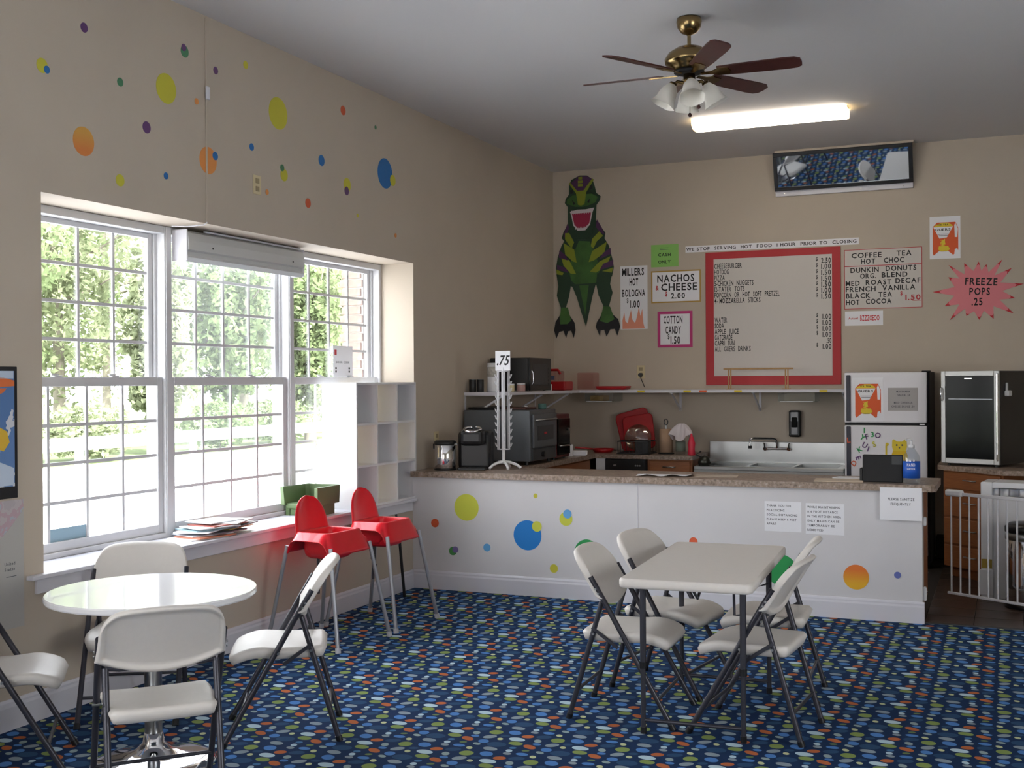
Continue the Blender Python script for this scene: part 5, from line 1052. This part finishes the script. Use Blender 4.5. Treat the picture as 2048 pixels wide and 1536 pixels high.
t = thing('cat_drawing', 'yellow cat shaped paper drawing on the fridge door', 'drawing', (3.415, 10.3595, .90), BACK)
MB().prism([(-.06, 0), (.06, 0), (.065, .05), (.05, .09), (-.05, .09), (-.065, .05)], .0005, .002).build('body', mat('cat_orange', (222, 184, 30), .7), t); MB().prism([(-.05, .085), (.05, .085), (.06, .12), (.058, .175), (.045, .185), (.02, .165), (-.02, .165), (-.045, .185), (-.058, .175), (-.06, .12)], .002, .003).build('head', 'yellow', t)
b = MB().disc(.008, .003, .0035, 10, cx=-.022, cy=.135).disc(.008, .003, .0035, 10, cx=.022, cy=.135).disc(.006, .003, .0035, 8, cx=0, cy=.112); b.build('face', 'greyink', t); MB().box(-.115, -.10, 0, .13, .0005, .002).disc(.014, .0005, .002, 12, cx=-.10, cy=.14).build('tail', 'yellow', t)
# cooler
t = thing('glass_door_cooler', 'black beverage cooler with a steel framed glass door on the right counter', 'cooler', (3.765, 9.985, CT), math.radians(-22))
MB().box(0, .465, .03, .56, .015, .755, .004).build('cabinet', 'black', t)
f = MB().box(0, .035, 0, .028, .02, .755, .003).box(.425, .465, 0, .028, .02, .755, .003).box(.035, .425, 0, .028, .02, .06, .003).box(.035, .425, 0, .028, .715, .755, .003).build('door_frame', mat('cooler_frame', (172, 172, 170), .4, metal=.4), t)
MB().box(.035, .425, .008, .018, .06, .715).build('door_glass', 'darkglass', f); MB().box(.447, .462, -.014, 0, .05, .735, .004).build('door_edge', 'chrome', f); MB().tube([(.008, -.002, .62), (.008, -.022, .61), (.008, -.022, .53), (.008, -.002, .52)], .006, 8).build('handle', 'chrome', f)
MB().box(.06, .41, .004, .0075, .53, .534).build('shelf_edge', 'alu', f); MB().box(.19, .25, .004, .0075, .69, .698).build('badge', 'steel', f)
for x in (.04, .42): MB().tube([(x, .06, 0), (x, .06, .017)], .014, 8).build('foot', 'black', t)
MB().box(.4655, .50, .10, .17, .555, .60, .006).box(.4655, .478, .12, .15, .595, .66, .004).build('side_holder', 'whitep', t)
o = bx('storage_box', 'blackmat', None, 3.67, 3.93, 10.95, 11.12, .0025, .20, .004); tag(o, 'black box on the floor between the fridge and the drawer cabinet', 'box')
# baby gate
G0 = Vector((3.865, 8.785)); G1 = Vector((4.80, 8.20)); an = math.atan2(G1.y-G0.y, G1.x-G0.x); gl = (G1-G0).length
t = thing('safety_gate', 'white metal child safety gate swung open at the kitchen doorway', 'gate', (G0.x, G0.y, 0), an)
MB().box(0, gl, -.010, .010, .775, .797, .003).build('top_rail', 'wire', t); MB().box(0, gl, -.010, .010, .078, .096, .003).build('bottom_rail', 'wire', t)
for i in range(14):
    x = .028+.0715*i
    if x < gl: MB().tube([(x, 0, .09), (x, 0, .78)], .0065, 10).build('bar', 'wire', t)
MB().box(-.01, .12, -.024, .024, .768, .815, .014, seg=3).build('latch_handle', 'whitep', t)
t = thing('gate_mount', 'white gate hinge fitting on the end of the bar near the top', 'bracket', (3.7435, 8.10, .63)); MB().box(0, .022, -.02, .02, 0, .06, .006).build('plate', 'whitep', t)
t = thing('gate_mount', 'white gate hinge fitting on the end of the bar near the baseboard', 'bracket', (3.7435, 8.10, .14)); MB().box(0, .022, -.02, .02, 0, .09, .006).build('plate', 'whitep', t); MB().tube([(.022, 0, .06), (.028, 0, .06)], .006, 8).build('screw', 'chrome', t)
t = thing('white_cabinet', 'white cabinet with a steel top panel standing behind the safety gate', 'cabinet', (4.075, 9.10, 0), math.radians(-8))
MB().box(.0, .08, .0, .30, .003, .845, .005).build('side_post', 'whitep', t); MB().box(.72, .80, 0, .30, .003, .845, .005).build('side_post', 'whitep', t); MB().box(.08, .72, .03, .29, .003, .74, .003).build('front_panel', 'white', t)
MB().box(.08, .72, .0, .30, .805, .845, .004).build('top_rail', 'whitep', t); MB().box(.08, .72, .02, .29, .745, .803, .003).build('steel_panel', 'chrome', t); MB().box(.004, .076, -.003, 0, .225, .29).build('yellow_label', mat('amber_label', (176, 150, 60), .6), t); MB().box(-.008, .086, -.012, 0, .03, .215, .004).build('latch_block', 'whitep', t)
t = thing('trash_can', 'round steel pedal trash can with a black lid at the right edge', 'trash can', (4.405, 8.86, .003))
MB().lathe([(.16, 0), (.165, .01), (.165, .47), (.16, .475)], 40).build('body', 'chrome', t); MB().lathe([(.166, 0), (.17, .004), (.17, .03), (.166, .034)], 40).build('base_ring', 'black', t)
MB().lathe([(.168, .475), (.170, .50), (.166, .525)], 40).build('collar', 'steel', t); MB().lathe([(.17, .526), (.17, .56), (.14, .585), (0, .592)], 40).build('lid', 'black', t); MB().box(-.04, .03, -.215, -.16, .012, .035, .006).build('pedal', 'chrome', t)
